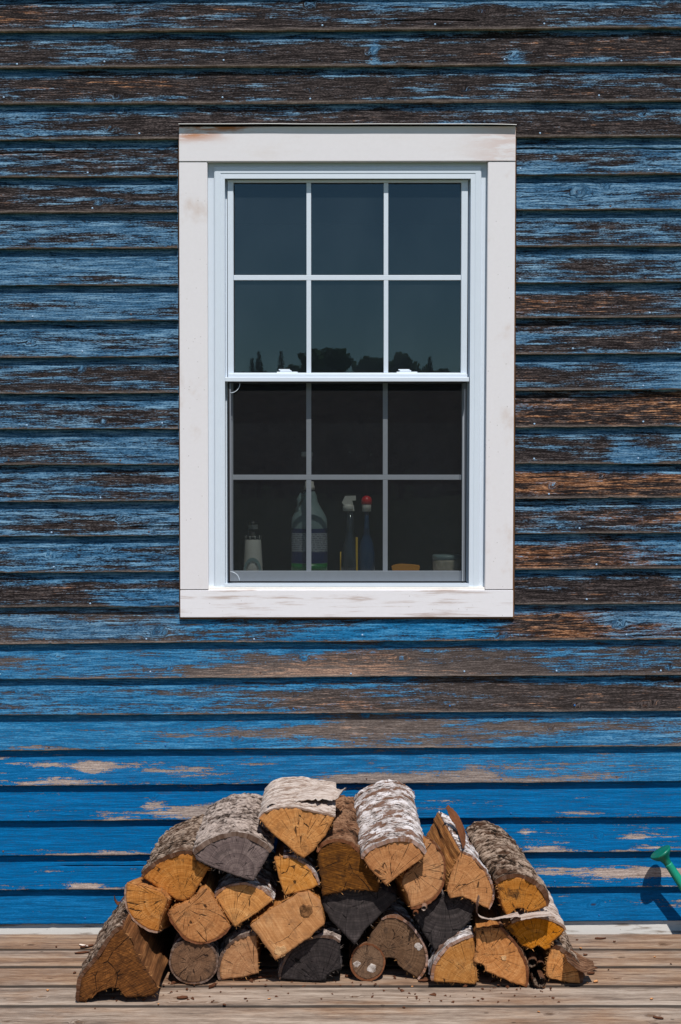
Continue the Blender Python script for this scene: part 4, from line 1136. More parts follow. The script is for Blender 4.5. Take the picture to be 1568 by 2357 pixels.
def ribbon(name, parent, pts, wid, mat, th=0.0012, n=40, seed=0.0, taper=True, rag=0.12):
    """a peeled strip of bark: pts = path (world), wid = list of width vectors at the path points"""
    pts = [np.array(p, float) for p in pts]; wid = [np.array(w, float) for w in wid]
    t = np.linspace(0, len(pts) - 1, n)
    def cr(arr, tt):
        i = int(min(math.floor(tt), len(arr) - 2)); f = tt - i
        p0, p1, p2, p3 = arr[max(i - 1, 0)], arr[i], arr[i + 1], arr[min(i + 2, len(arr) - 1)]
        return 0.5 * (2 * p1 + (-p0 + p2) * f + (2 * p0 - 5 * p1 + 4 * p2 - p3) * f * f + (-p0 + 3 * p1 - 3 * p2 + p3) * f ** 3)
    C = np.array([cr(pts, x) for x in t]); Wd = np.array([cr(wid, x) for x in t])
    m = 9; js = np.linspace(-0.5, 0.5, m)
    rg = 1 + rag * fbm(t * 6, seed + 0 * t, 0, 3); rg2 = rag * fbm(t * 7, seed + 9 + 0 * t, 0, 3)
    G = C[:, None, :] + Wd[:, None, :] * (js[None, :, None] * rg[:, None, None] + rg2[:, None, None] * np.sign(js)[None, :, None] * np.abs(js)[None, :, None])
    tn = np.gradient(C, axis=0); nm = np.cross(tn, Wd); nm /= np.maximum(np.linalg.norm(nm, axis=1), 1e-9)[:, None]
    G = G + nm[:, None, :] * (0.0012 * fbm(t[:, None] * 5, js[None, :] * 6, seed, 3))[..., None]
    B = G + nm[:, None, :] * th
    base = np.array(parent.location)
    V = np.concatenate([G.reshape(-1, 3), B.reshape(-1, 3)]) - base
    Q = np.concatenate([grid_quads(n, m), grid_quads(n, m, base=n * m)])
    A = np.zeros((2, n, m, 3)); A[..., 0] = (t * 0.02)[None, :, None]; A[..., 1] = (js * 0.1)[None, None, :]; A[..., 2] = seed
    Rl = np.zeros((2, n, m, 3)); Rl[..., 0] = 0.5; Rl[1, ..., 1] = 0.0; Rl[0, ..., 1] = 0.8
    me = np_mesh(name, V, Q, {'arc': A.reshape(-1, 3), 'rel': Rl.reshape(-1, 3)})
    return link(name, me, mat, parent)

Y0 = -0.480
# ---- left side
L1 = log('big rough sawn brown log lying in front at the left end of the pile', 'A',
    [(62, 1310), (75, 1268), (130, 1205), (200, 1120), (262, 1010), (320, 972), (378, 1060), (425, 1150), (490, 1260), (545, 1352), (512, 1386), (420, 1396), (350, 1400), (330, 1385), (300, 1342), (240, 1346), (160, 1372), (128, 1412), (104, 1408), (92, 1428), (52, 1426)],
    (20, 5), (190, 1500), None, 0.47, 'end_brown', 'split_brown', 'bark_dark', 0.008, shift=(0.0, 0.0), rough=0.0026)
log('golden quarter log with thin bark at the left edge of the pile', 'A',
    [(350, 700), (355, 690), (560, 748), (602, 795), (540, 1000), (480, 985), (400, 930), (355, 860), (342, 780)],
    (4, 0), (590, 795), Y0 - 0.03, 0.36, 'end_gold', 'split_gold', 'bark_pale', 0.003, shift=(0.04, -0.075))
log('amber log with black mould stains under grey bark, upper left', 'A',
    [(440, 668), (520, 590), (600, 545), (700, 508), (765, 512), (800, 560), (860, 592), (775, 745), (750, 785), (700, 808), (660, 805), (540, 735)],
    (0, 4), (690, 760), Y0 + 0.01, 0.40, 'end_amber', 'split_gold', 'bark_dark', 0.008, shift=(0.005, -0.005))
log('large weathered grey half log with flaky grey bark on the upper left', 'A',
    [(766, 518), (800, 490), (860, 450), (940, 418), (1010, 408), (1080, 418), (1150, 447), (1210, 490), (1228, 512), (1205, 560), (1130, 680), (1060, 660), (960, 625), (860, 590), (775, 550)],
    (0, 8), (1020, 620), Y0 - 0.02, 0.41, 'end_grey', 'split_grey', 'bark_grey', 0.011, shift=(0.0, 0.012), bfront=0.006)
L5 = log('golden half log at the top centre with loose pale birch bark curling off', 'A',
    [(1158, 305), (1200, 262), (1280, 238), (1380, 232), (1450, 245), (1530, 262), (1632, 285), (1572, 400), (1500, 490), (1440, 540), (1400, 520), (1330, 460), (1250, 400)],
    (0, 6), (1420, 470), Y0 - 0.01, 0.40, 'end_gold', 'split_gold', 'bark_pale', 0.003, shift=(0.0, -0.004),
    lift=lambda a, s: 0.006 * np.clip(a - 0.55, 0, 1) * (0.4 + s))
log('small golden quarter log under the top centre log', 'A',
    [(1255, 550), (1310, 535), (1390, 550), (1450, 580), (1510, 640), (1532, 700), (1490, 728), (1320, 772), (1290, 690)],
    (1, 5), (1310, 790), Y0, 0.40, 'end_gold', 'split_gold', 'bark_birch', 0.004)
log('golden quarter log with white birch bark below the grey half log', 'A',
    [(893, 778), (930, 738), (1000, 708), (1080, 703), (1150, 723), (1210, 758), (1252, 800), (1150, 880), (1015, 962), (960, 890)],
    (0, 6), (1010, 950), Y0 + 0.0, 0.40, 'end_gold', 'split_gold', 'bark_birch', 0.004)
log('golden half log with a pale knob on its upper edge, left middle', 'A',
    [(600, 885), (640, 850), (720, 812), (775, 780), (800, 730), (830, 715), (862, 745), (895, 800), (940, 870), (985, 965), (930, 1020), (860, 1060), (790, 1070), (720, 1050), (660, 990), (620, 930)],
    (9, 0), (720, 850), Y0 - 0.01, 0.40, 'end_gold', 'split_gold', 'bark_brown', 0.003, rough=0.002)
log('round weathered grey log on the deck, left of the bottom row', 'A',
    [(612, 1180), (630, 1110), (680, 1066), (760, 1048), (840, 1066), (892, 1110), (910, 1180), (890, 1245), (840, 1292), (760, 1310), (685, 1292), (632, 1245)],
    'all', (756, 1180), None, 0.40, 'end_greybrown', 'split_grey', 'bark_grey', 0.004, bfront=0.002)
log('pinkish tan quarter log standing on the deck beside the round grey log', 'A',
    [(915, 1275), (922, 1180), (960, 1100), (1020, 1042), (1085, 1016), (1150, 1008), (1152, 1100), (1162, 1252), (1080, 1275), (935, 1295)],
    (9, 5), (1150, 1270), None, 0.39, 'end_tan', 'split_gold', 'bark_grey', 0.006)
L11 = log('blocky barkless log with two round knots, left of centre', 'A',
    [(1105, 965), (1240, 860), (1330, 812), (1400, 765), (1470, 745), (1540, 800), (1566, 940), (1480, 1020), (1350, 1110), (1265, 1167), (1200, 1080)],
    None, (2300, 250), Y0 - 0.02, 0.40, 'end_tan', 'split_gold', rough=0.0018)
log('dark grey half log on the deck in the bottom row, left of centre', 'A',
    [(1290, 1297), (1310, 1200), (1362, 1110), (1432, 1050), (1530, 1020), (1614, 1025), (1659, 1050), (1668, 1220), (1626, 1235), (1584, 1265), (1579, 1292), (1544, 1303), (1414, 1305)],
    (0, 6), (1540, 1310), None, 0.40, 'end_dark', 'split_grey', 'bark_grey', 0.005, rough=0.002)
# ---- right side
log('coarse brown ridged log under the birch log, centre', 'B',
    [(108, 505), (150, 452), (220, 438), (300, 450), (362, 510), (430, 600), (492, 680), (480, 748), (380, 745), (300, 735), (200, 762), (140, 772), (130, 680), (115, 580)],
    (0, 4), (300, 1100), Y0 - 0.005, 0.41, 'end_brown', 'split_brown', 'bark_brown', 0.008, rough=0.003, shift=(0.02, 0.02))
log('nearly black wedge shaped log at the centre of the pile', 'B',
    [(128, 800), (150, 730), (300, 700), (470, 720), (592, 775), (600, 800), (500, 892), (420, 962), (335, 1070), (270, 1000), (190, 922), (150, 855)],
    None, (340, 560), Y0 + 0.012, 0.40, 'end_dark', 'split_grey', rough=0.0022)
L15 = log('thick white birch log on top of the pile, right of centre', 'B',
    [(388, 548), (400, 516), (480, 470), (560, 440), (650, 432), (720, 460), (768, 512), (755, 542), (640, 622), (530, 710), (490, 672), (430, 612)],
    (0, 6), (560, 660), Y0 - 0.03, 0.42, 'end_gold', 'split_gold', 'bark_birch', 0.009, shift=(-0.015, 0.062), bfront=0.008)
log('golden half log leaning beside the birch log', 'B',
    [(775, 440), (800, 435), (850, 490), (884, 550), (892, 620), (880, 700), (840, 770), (770, 815), (680, 840), (660, 760), (625, 690), (640, 640), (740, 560)],
    (1, 8), (700, 620), Y0 + 0.005, 0.27, 'end_tan', 'split_gold', 'bark_brown', 0.004, shift=(-0.05, -0.035))
L17 = log('tall golden split log with a bare upper side and curled brown bark', 'B',
    [(915, 670), (940, 610), (992, 508), (1060, 540), (1130, 612), (1180, 700), (1192, 780), (1160, 855), (1090, 820), (1000, 775), (920, 786), (900, 740)],
    (2, 7), (930, 760), Y0 + 0.01, 0.42, 'end_gold', 'split_gold', 'bark_birch', 0.004, shift=(-0.035, 0.01), rough=0.002)
log('stout log with mossy dark bark and golden end at the right shoulder', 'B',
    [(1212, 705), (1230, 682), (1300, 660), (1370, 664), (1440, 698), (1500, 758), (1516, 832), (1450, 862), (1405, 872), (1375, 850), (1330, 852), (1310, 868), (1275, 900), (1240, 830)],
    (0, 6), (1350, 900), Y0 - 0.015, 0.43, 'end_amber', 'split_gold', 'bark_dark', 0.010, shift=(-0.045, 0.035), bfront=0.006)
log('dark grey quarter log deep in the pile, right of centre', 'B',
    [(690, 885), (850, 790), (905, 770), (990, 765), (1090, 810), (1050, 932), (960, 1012), (830, 1105), (790, 1042), (750, 980)],
    None, (900, 760), Y0 + 0.02, 0.39, 'end_dark', 'split_grey', rough=0.0018)
L20 = log('brown half log with a white lichen spot, bottom row centre', 'B',
    [(400, 1082), (440, 1000), (500, 920), (560, 898), (640, 922), (710, 988), (765, 1080), (782, 1170), (762, 1232), (725, 1282), (640, 1232), (606, 1200), (592, 1160), (545, 1155), (510, 1158)],
    (2, 9), (540, 1100), None, 0.40, 'end_greybrown', 'split_brown', 'bark_birch', 0.005, rough=0.002)
L21 = log('small round log with lichen on its end, bottom row centre', 'B',
    [(314, 1180), (330, 1120), (370, 1085), (415, 1074), (465, 1090), (505, 1130), (520, 1180), (505, 1235), (470, 1272), (415, 1288), (360, 1270), (325, 1230)],
    'all', (410, 1170), None, 0.39, 'end_greybrown', 'split_brown', 'bark_brown', 0.004, bfront=0.002)
log('golden quarter log with thick white bark, bottom row right of centre', 'B',
    [(818, 1292), (820, 1220), (850, 1150), (920, 1080), (1000, 1040), (1072, 1026), (1078, 1100), (1096, 1300), (1080, 1326), (960, 1310), (830, 1298)],
    (0, 5), (1080, 1330), None, 0.40, 'end_gold', 'split_gold', 'bark_birch', 0.007)
L23 = log('golden log with a jagged left edge and a small round knot, bottom row right', 'B',
    [(1085, 985), (1150, 968), (1230, 970), (1290, 1030), (1350, 1110), (1390, 1200), (1398, 1290), (1385, 1330), (1300, 1310), (1220, 1275), (1140, 1240), (1130, 1210), (1070, 1180), (1085, 1080)],
    (2, 7), (1150, 1130), None, 0.40, 'end_gold', 'split_gold', 'bark_brown', 0.005, rough=0.0026)
L24 = log('golden half log under a peeled bark sheet at the right end', 'C',
    [(40, 1362), (100, 1320), (170, 1292), (280, 1270), (400, 1285), (540, 1342), (568, 1390), (520, 1432), (450, 1490), (440, 1540), (395, 1562), (330, 1520), (270, 1560), (190, 1520), (120, 1430)],
    (1, 6), (300, 1560), Y0 - 0.02, 0.42, 'end_amber', 'split_gold', 'bark_pale', 0.005, rough=0.0026, shift=(0.0, 0.0))
L25 = log('small golden log with grey bark at the right foot of the pile', 'C',
    [(440, 1535), (500, 1548), (580, 1600), (650, 1670), (690, 1760), (694, 1844), (560, 1830), (430, 1806), (398, 1780), (400, 1700), (420, 1620)],
    (0, 5), (430, 1800), None, 0.42, 'end_gold', 'split_gold', 'bark_dark', 0.008, shift=(-0.005, 0.01), rough=0.002)

# knots and lichen on the sawn ends
def face_spot(parent, name, fr, c, rpx, mat, seed, bumpy=0.003):
    yf = parent['front']; p = at(*FR[fr](c), yf); yf = yf + parent['tilt'][0] * (p.x - parent['tilt'][2]) + parent['tilt'][1] * (p.z - parent['tilt'][3]); n = 22; vs = [(p.x, yf - bumpy * 0.6, p.z)]; fs = []
    for j, (sc, dy) in enumerate(((0.35, -bumpy * .9), (0.7, -bumpy), (0.9, -bumpy * .8), (1.0, 0.003))):
        for k in range(n):
            t = 2 * math.pi * k / n; rr = rpx * 0.00045 * sc * (1 + 0.35 * float(vnoise(math.cos(t) * 1.7 + seed, math.sin(t) * 1.7 + seed * 3)))
            vs.append((p.x + rr * math.cos(t), yf + dy, p.z + rr * math.sin(t)))
    for k in range(n): fs.append((0, 1 + k, 1 + (k + 1) % n))
    for j in range(3):
        for k in range(n): fs.append((1 + j * n + k, 1 + (j + 1) * n + k, 1 + (j + 1) * n + (k + 1) % n, 1 + j * n + (k + 1) % n))
    me = bpy.data.meshes.new(name); b = Vector(parent.location); me.from_pydata([tuple(Vector(v) - b) for v in vs], [], fs); me.update()
    return link(name, me, mat, parent)
def mat_rings(name, lo, hi):
    n = NT(name); f = n.noise(n.obj(), 60.0, 3.0, 0.6); g = n.noise(n.obj(), 260.0, 3.0, 0.6)
    t = n.m('ADD', n.m('MULTIPLY', f, .6), n.m('MULTIPLY', g, .4))
    return n.bsdf(n.ramp(t, [(.36, lo), (.62, hi)]), 0.9, n.bump(t, .8, .003), .1)
M['knot'] = mat_rings('dark_knot', lin(62, 40, 24), lin(140, 98, 62)); M['knot_pale'] = mat_rings('pale_knot', lin(150, 106, 66), lin(206, 164, 118)); M['lichen'] = mat_rings('lichen', lin(120, 104, 92), lin(206, 196, 188))
face_spot(L11, 'knot', 'A', (1455, 868), 44, M['knot'], 1.0, .004); face_spot(L11, 'knot', 'A', (1296, 1108), 40, M['knot_pale'], 2.0, .002)
face_spot(L20, 'lichen_patch', 'B', (728, 1082), 26, M['lichen'], 3.0, .0015); face_spot(L21, 'lichen_patch', 'B', (440, 1222), 30, M['lichen'], 4.0, .0015); face_spot(L21, 'lichen_patch', 'B', (350, 1190), 22, M['lichen'], 5.0, .0015)
face_spot(L23, 'knot', 'B', (1252, 1155), 18, M['knot_pale'], 6.0, .0015)

# peeled bark strips that still hang on their logs
def PB(x, y, Y): return at(*fB((x, y)), Y)
def PA(x, y, Y): return at(*fA((x, y)), Y)
def PC(x, y, Y): return at(*fC((x, y)), Y)
ribbon('bark_curl', L17, [PB(1010, 470, Y0 + .02), PB(1000, 400, Y0 + .14), PB(978, 335, Y0 + .22), PB(948, 285, Y0 + .26), PB(905, 222, Y0 + .27)],
       [(0.012, 0.05, 0.0), (0.018, 0.05, 0.01), (0.022, 0.03, 0.0), (0.020, 0.02, 0.01), (0.007, 0.01, 0.006)], M['bark_brown'], seed=2.0)
ribbon('bark_strip', L24, [PB(1100, 775, Y0 - .03), PB(1088, 830, Y0 - .035), PB(1094, 890, Y0 - .04), PB(1160, 918, Y0 - .045), PB(1250, 908, Y0 - .045), PB(1340, 892, Y0 - .04), PB(1355, 908, Y0 - .045), PB(1450, 890, Y0 - .04), PB(1540, 882, Y0 - .03)],
       [(0.0, 0.03, 0.0), (0.0, 0.04, 0.0), (0.0, 0.05, -0.006), (0.0, 0.05, -0.012), (0.0, 0.05, -0.010), (0.0, 0.055, -0.004), (0.0, 0.055, -0.004), (0.0, 0.055, -0.002), (0.0, 0.05, 0.0)], M['bark_pale'], seed=4.0, n=90)
ribbon('bark_strip', L5, [PA(1216, 215, Y0 + .04), PA(1250, 196, Y0 + .07), PA(1330, 190, Y0 + .10), PA(1400, 158, Y0 + .14), PA(1500, 138, Y0 + .16), PA(1610, 148, Y0 + .17), PA(1655, 150, Y0 + .17), PA(1690, 118, Y0 + .17)],
       [(0, .04, -.002), (0, .07, -.004), (0, .12, -.006), (0, .18, -.008), (0, .22, -.008), (0.01, .2, -.010), (0.01, .15, -.008), (0.01, .04, 0)], M['bark_pale'], seed=6.0, n=60, rag=0.22)
ribbon('bark_curl', L25, [PC(560, 1590, Y0 - .005), PC(640, 1640, Y0), PC(720, 1680, Y0 + .005), PC(815, 1694, Y0 + .01)],
       [(0, .10, .01), (0, .10, .02), (0, .08, .02), (0, .04, .01)], M['bark_brown'], seed=8.0)
ribbon('bark_curl', L1, [PA(345, 770, -0.14), PA(325, 790, -0.16), PA(300, 820, -0.18), PA(280, 800, -0.18), PA(276, 770, -0.18)],
       [(0, .03, 0), (0, .03, 0), (0, .03, 0), (0, .02, 0), (0, .008, 0)], M['bark_brown'], seed=9.0)

# splintered back edge of the birch log and little curled flakes on its bark
rs = np.random.RandomState(3)
fb = MB()
for k in range(70):
    t = rs.uniform(0.05, 0.95); sdist = rs.uniform(0.03, 0.97)
    a0, a1, a2 = PB(400, 505, Y0), PB(600, 425, Y0), PB(765, 505, Y0)
    p = (1 - t) ** 2 * a0 + 2 * t * (1 - t) * (a1 + Vector((0, 0, .018))) + t * t * a2
    p = p + Vector((-0.015 * sdist, -0.03 + 0.42 * sdist, 0.062 * sdist + 0.010))
    w, h = rs.uniform(.004, .011), rs.uniform(.003, .008)
    cx = Vector((1, rs.uniform(-.2, .2), (0.5 - t) * 1.6)).normalized() * w
    up = Vector(((t - .5) * 1.2, -0.5, 0.9)).normalized()
    q = [p - cx, p + cx, p + cx * .7 + up * h + Vector((0, -.003, 0)), p - cx * .8 + up * h * rs.uniform(.6, 1.2) + Vector((0, -.003, 0))]
    q += [x + Vector((0, .0012, 0)) for x in q]
    fb.add(q, [(0, 1, 2, 3), (7, 6, 5, 4), (0, 4, 5, 1), (3, 2, 6, 7), (0, 3, 7, 4), (1, 5, 6, 2)])
fo = fb.build('bark_flakes', M['pl_white'], L15, L15.location)
M['flake'] = plain('birch_flake', lin(216, 200, 186), 0.85, 0.15, 0.35, 120.0, 0.4)
fo.data.materials.clear(); fo.data.materials.append(M['flake']); fo['kind'] = 'stuff'
sp = MB()
for k in range(60):
    t = 0.42 + 0.58 * k / 59.0
    p = (1 - t) ** 2 * a0 + 2 * t * (1 - t) * (a1 + Vector((0, 0, .018))) + t * t * a2
    p = p + Vector((-0.015 + rs.uniform(-.003, .003), 0.385 + rs.uniform(-.01, .01), 0.062 + 0.004))
    d = Vector((0.2 + 0.9 * (t - .42), rs.uniform(0, .4), rs.uniform(.5, 1.0))).normalized() * rs.uniform(.008, .022)
    sp.add([p + Vector((-.003, 0, 0)), p + Vector((.003, 0, 0)), p + Vector((0, .003, 0)), p + d], [(0, 1, 3), (1, 2, 3), (2, 0, 3), (2, 1, 0)])
so = sp.build('splinters', M['split_gold'], L15, L15.location); so['kind'] = 'stuff'
so.data.materials.clear(); so.data.materials.append(plain('splinter_wood', lin(176, 118, 60), 0.85, 0.15, 0.3, 200.0, 0.3))

# ---- chips of bark and wood lying on the deck, and loose curls in the pile
M['chip'] = plain('bark_chip', lin(88, 54, 36), 0.85, 0.15, 0.35, 90.0, 0.5)
M['chip2'] = plain('wood_chip', lin(196, 140, 92), 0.85, 0.15, 0.3, 90.0, 0.5)
M['chip3'] = plain('white_bark_chip', lin(222, 206, 192), 0.85, 0.15, 0.2, 90.0, 0.5)
def chip(px, py, l, w, rot, mat, label, group=None, name='bark_chip', curl=0.18, lift=0.0, th=0.0011):
    p = on_deck(px, py, 0.0)
    s = abs(hash((round(px), round(py)))) % 1000 / 10.0
    n, m = 9, 6
    A, B = np.meshgrid(np.linspace(-.5, .5, n), np.linspace(-.5, .5, m), indexing='ij')
    wv = w * (1 - (np.abs(A) * 2) ** 2.5 * 0.75)
    X = A * l + 0.10 * l * fbm(A * 3, B * 3, s); Yy = B * wv + 0.1 * w * fbm(A * 4, B * 2, s + 5)
    Z = curl * (B * w) ** 2 / max(w, 1e-4) * 3 + 0.15 * l * A * A * curl * 2 + 0.002 + 0.0015 * fbm(A * 4, B * 4, s + 9)
    Z = Z - Z.min() + 0.0004 + lift
    c, sn = math.cos(rot), math.sin(rot)
    top = np.stack([X * c - Yy * sn, X * sn + Yy * c, Z + th], -1); bot = np.stack([X * c - Yy * sn, X * sn + Yy * c, Z], -1)
    V = np.concatenate([top.reshape(-1, 3), bot.reshape(-1, 3)])
    rim = [(i * m) for i in range(n)] + [(n - 1) * m + j for j in range(1, m)] + [i * m + m - 1 for i in range(n - 2, -1, -1)] + [j for j in range(m - 2, 0, -1)]
    qs = [(rim[i], rim[(i + 1) % len(rim)], rim[(i + 1) % len(rim)] + n * m, rim[i] + n * m) for i in range(len(rim))]
    Q = np.concatenate([grid_quads(n, m), grid_quads(n, m, base=n * m), np.array(qs)])
    o = link(name, np_mesh(name, V, Q, smooth=False), mat, None, p)
    return tag(o, label, 'chip', group)
CG = 'bark chips scattered on the deck'
chip(*fC((870, 1462)), .034, .013, .1, M['chip'], 'reddish bark chip alone on the plank by the wall, right of the pile', CG)
chip(*fA((105, 1090)), .040, .018, .5, M['chip'], 'upper of two dark bark chips left of the pile', CG)
chip(*fA((75, 1128)), .042, .014, .3, M['chip'], 'lower of two dark bark chips left of the pile', CG)
chip(*fA((85, 1085)), .034, .012, -.5, M['chip3'], 'pale sliver of bark sticking out under the dark chips on the left', CG, lift=0.001)
chip(*fA((692, 1405)), .030, .020, .2, M['chip'], 'dark bark chip on the front plank below the round grey log', CG)
chip(*fA((878, 1338)), .030, .010, .9, M['chip'], 'curled bark chip at the foot of the round grey log', CG, curl=.8)
chip(*fA((655, 1310)), .028, .014, .4, M['chip'], 'brown bark chip touching the round grey log', CG)
chip(*fA((760, 1318)), .046, .014, 0, M['chip2'], 'tan wood chip under the round grey log', CG)
chip(*fA((1080, 1292)), .060, .014, .12, M['chip'], 'long bark chip in front of the pinkish tan log', CG)
chip(*fA((1185, 1280)), .050, .012, .35, M['chip'], 'narrow bark sliver beside the pinkish tan log', CG)
chip(*fC((1370, 2150)), .028, .012, -.5, M['chip'], 'reddish chip near the lower right corner of the deck', CG)
chip(*fC((830, 1835)), .018, .012, .8, M['chip2'], 'tan wood chip just right of the pile', CG)
chip(*fC((790, 1765)), .022, .016, .3, M['chip'], 'dark red bark chip at the right foot of the pile', CG)
chip(*fC((800, 1735)), .030, .016, -.4, M['chip'], 'bark chip tucked behind the curl at the right foot', CG, lift=.006)
chip(*fC((740, 1605)), .016, .010, .7, M['chip'], 'small brown chip on the second plank right of the pile', CG)
chip(*fB((300, 1272)), .022, .014, .2, M['chip'], 'brown chip left of the small round log', CG)
chip(*fB((765, 1300)), .036, .016, .1, M['chip'], 'bark chip between the lichen log and the white barked log', CG)
chip(*fB((1195, 1300)), .026, .012, .9, M['chip'], 'bark chip under the jagged golden log', CG)
rs = np.random.RandomState(11)
TINY = [fA((545, 1442)), fA((1080, 1408)), fA((950, 1447)), fA((265, 1405)), fC((940, 1732)), fC((990, 1490)), fC((1480, 1682)), fC((1340, 1622)), fC((700, 1545)), fC((380, 1885)), fC((440, 1892)),
        fC((755, 1845)), fA((720, 1352)), fB((250, 1330)), fB((690, 1335)), fA((30, 1250)), (110, 2280), (1500, 2300), (130, 2180), (620, 2300), (930, 2320), (1240, 2330)]
for (x, y) in TINY:
    chip(x, y, rs.uniform(.006, .013), rs.uniform(.004, .008), rs.uniform(0, 3), M['chip'] if rs.rand() < .7 else M['chip2'], 'tiny crumb of bark on the deck planks', 'tiny crumbs on the deck', name='bark_crumb')
rs = np.random.RandomState(21); dv = []; df = []
for k in range(230):
    x = rs.uniform(-0.74, 0.72); yb = -0.40 - 0.22 * rs.rand() ** 1.6 - 0.05 * (x < -0.5)
    if x > 0.60 or x < -0.66: yb = rs.uniform(-0.5, -0.05)
    r = rs.uniform(.0015, .0045) * (2.2 if rs.rand() < .08 else 1); a = rs.uniform(0, 6.28)
    b = len(dv); pts_ = [(x + r * 1.8 * math.cos(a), yb + r * 1.8 * math.sin(a), .0006), (x + r * math.cos(a + 2.2), yb + r * math.sin(a + 2.2), .0004), (x + r * math.cos(a + 4.1), yb + r * math.sin(a + 4.1), .0008), (x, yb, .0008 + r * .7)]
    dv += pts_; df += [(b, b + 1, b + 3), (b + 1, b + 2, b + 3), (b + 2, b, b + 3), (b, b + 2, b + 1)]
me = bpy.data.meshes.new('bark_dust'); me.from_pydata(dv, [], df); me.update()
do = link('bark_dust', me, M['chip']); do['kind'] = 'stuff'; do['label'] = 'fine brown bark dust on the planks around the woodpile'; do['category'] = 'dust'
# a rolled piece of bark wedged at the right foot
c = PC(335, 1800, Y0 - 0.01)
bw = empty('bark_roll', (c.x, c.y, 0)); tag(bw, 'rolled scrap of dark bark wedged between the two right bottom logs', 'bark', None)
pts = []; wd = []
for k in range(16):
    t = 2.6 + k * 0.36; r = 0.020 - 0.0006 * k
    pts.append((c.x + r * 1.15 * math.cos(t), c.y, 0.0215 + r * math.sin(t))); wd.append((0.0, 0.07, 0.0))
ribbon('rolled_sheet', bw, pts, wd, M['bark_dark'], 0.0025, 60, 3.0, rag=.25)
def curl_thing(label, cx, cy, fr, r0, turns, Y, mat, width=.03, h0=0.0):
    p = at(*FR[fr]((cx, cy)), Y)
    o = empty('bark_curl', (p.x, Y, p.z - r0)); tag(o, label, 'bark')
    pts = []; wd = []
    for k in range(int(14 * turns)):
        t = k / 14 * 2 * math.pi; r = r0 * (1 - 0.25 * k / (14 * turns))
        pts.append((p.x + r * math.cos(t), Y, p.z + r * math.sin(t))); wd.append((0.004, width, 0.004))
    ribbon('curled_sheet', o, pts, wd, mat, .0012, 40, cx * .1)
curl_thing('little tight curl of bark hanging under the leaning half log', 765, 838, 'B', .008, 1.1, Y0 - .01, M['bark_pale'])
curl_thing('small loose bark curl left of the tight curl', 712, 872, 'B', .008, .8, Y0 - .005, M['bark_brown'])
curl_thing('dark loop of bark in the gap beside the right bottom logs', 275, 1640, 'C', .014, 1.0, Y0 + .01, M['bark_dark'], .05)
curl_thing('dark folded bark scrap in the gap near the right foot', 345, 1660, 'C', .012, .7, Y0 + .02, M['bark_dark'], .05)

# =============================================================== watering can at the right edge
M['can'] = plain('green_plastic', lin(20, 140, 112), 0.5, 0.35, 0.16, 45.0, 0.25)
M['can_rose'] = plain('dark_green_plastic', lin(8, 108, 88), 0.35, 0.45, 0.06, 25.0, 0.1)
rc = at(*fC((1385, 705)), -0.078)
ax = Vector((-0.55, 0.05, 0.83)).normalized()
can = empty('watering_can', (1.27, -0.135, 0.0)); tag(can, 'green plastic watering can at the right edge, only its spout in view', 'watering can')
co = Vector(can.location)
rp = [(0.0105, -0.052), (0.0115, -0.046), (0.0125, -0.034), (0.017, -0.024), (0.028, -0.014), (0.0325, -0.008), (0.0345, -0.005), (0.0345, -0.001), (0.032, 0.0005),
      (0.030, -0.0005), (0.027, 0.0012), (0.024, 0.0002), (0.021, 0.002), (0.018, 0.001), (0.014, 0.003), (0.010, 0.002), (0.004, 0.0035)]
MB().lathe(rp, 40, rc, ax).build('rose', M['can_rose'], can, co)
s0 = rc - ax * 0.044; s1 = rc - ax * 0.33
MB().lathe([(0.0118, 0.0), (0.0125, -0.004), (0.0122, -0.006), (0.0150, -0.12), (0.0205, -0.30)], 28, s0, ax).build('spout', M['can'], can, co)
bp = [(0.088, 0.0), (0.093, 0.006), (0.094, 0.06), (0.092, 0.13), (0.088, 0.185), (0.084, 0.192), (0.078, 0.190)]
MB().lathe(bp, 40, co, None, 1.0).build('can_body', M['can'], can, co)
MB().tube([co + Vector(q) for q in ((0.088, 0, .05), (0.15, 0, .07), (0.175, 0, .13), (0.15, 0, .20), (0.07, 0, .245), (-0.02, 0, .25), (-0.07, 0, .215), (-0.080, 0, .185))], 0.0095, 12).build('handle', M['can'], can, co)

# =============================================================== trees behind the camera, mirrored in the upper panes
M['needle'] = plain('spruce_needles', (0.06, 0.085, 0.055, 1), 0.8, 0.1, 0.4, 1.5, 0.0)
M['leaf'] = plain('birch_leaves', (0.10, 0.135, 0.07, 1), 0.7, 0.2, 0.4, 0.8, 0.0)
def mat_leaf(name, col):
    n = NT(name); f = n.noise(n.obj(), 0.8, 3.0, 0.6)
    c = n.mix(f, tuple(x * .6 for x in col[:3]) + (1,), tuple(x * 1.4 for x in col[:3]) + (1,))
    d = n.node('ShaderNodeBsdfDiffuse'); t = n.node('ShaderNodeBsdfTranslucent'); m = n.node('ShaderNodeMixShader')
    n.put(d.inputs[0], c); n.put(t.inputs[0], c); m.inputs[0].default_value = 0.5
    n.t.links.new(d.outputs[0], m.inputs[1]); n.t.links.new(t.outputs[0], m.inputs[2]); n.t.links.new(m.outputs[0], n.out.inputs[0]); return n.mat
M['needle'] = mat_leaf('spruce_needles', (0.07, 0.10, 0.06, 1)); M['leaf'] = mat_leaf('birch_leaves', (0.11, 0.15, 0.07, 1))
M['trunk'] = plain('tree_trunk', (0.06, 0.05, 0.04, 1), 0.9, 0.1, 0.4, 6.0, 0.5)
GZ = -0.28
def tree_xy(px, top, D):
    X = (px - CXP) / F_PX * (D + CAM_D); H = (1071 - top) / F_PX * (D + CAM_D) + CAM_H - GZ
    return X, -D, H
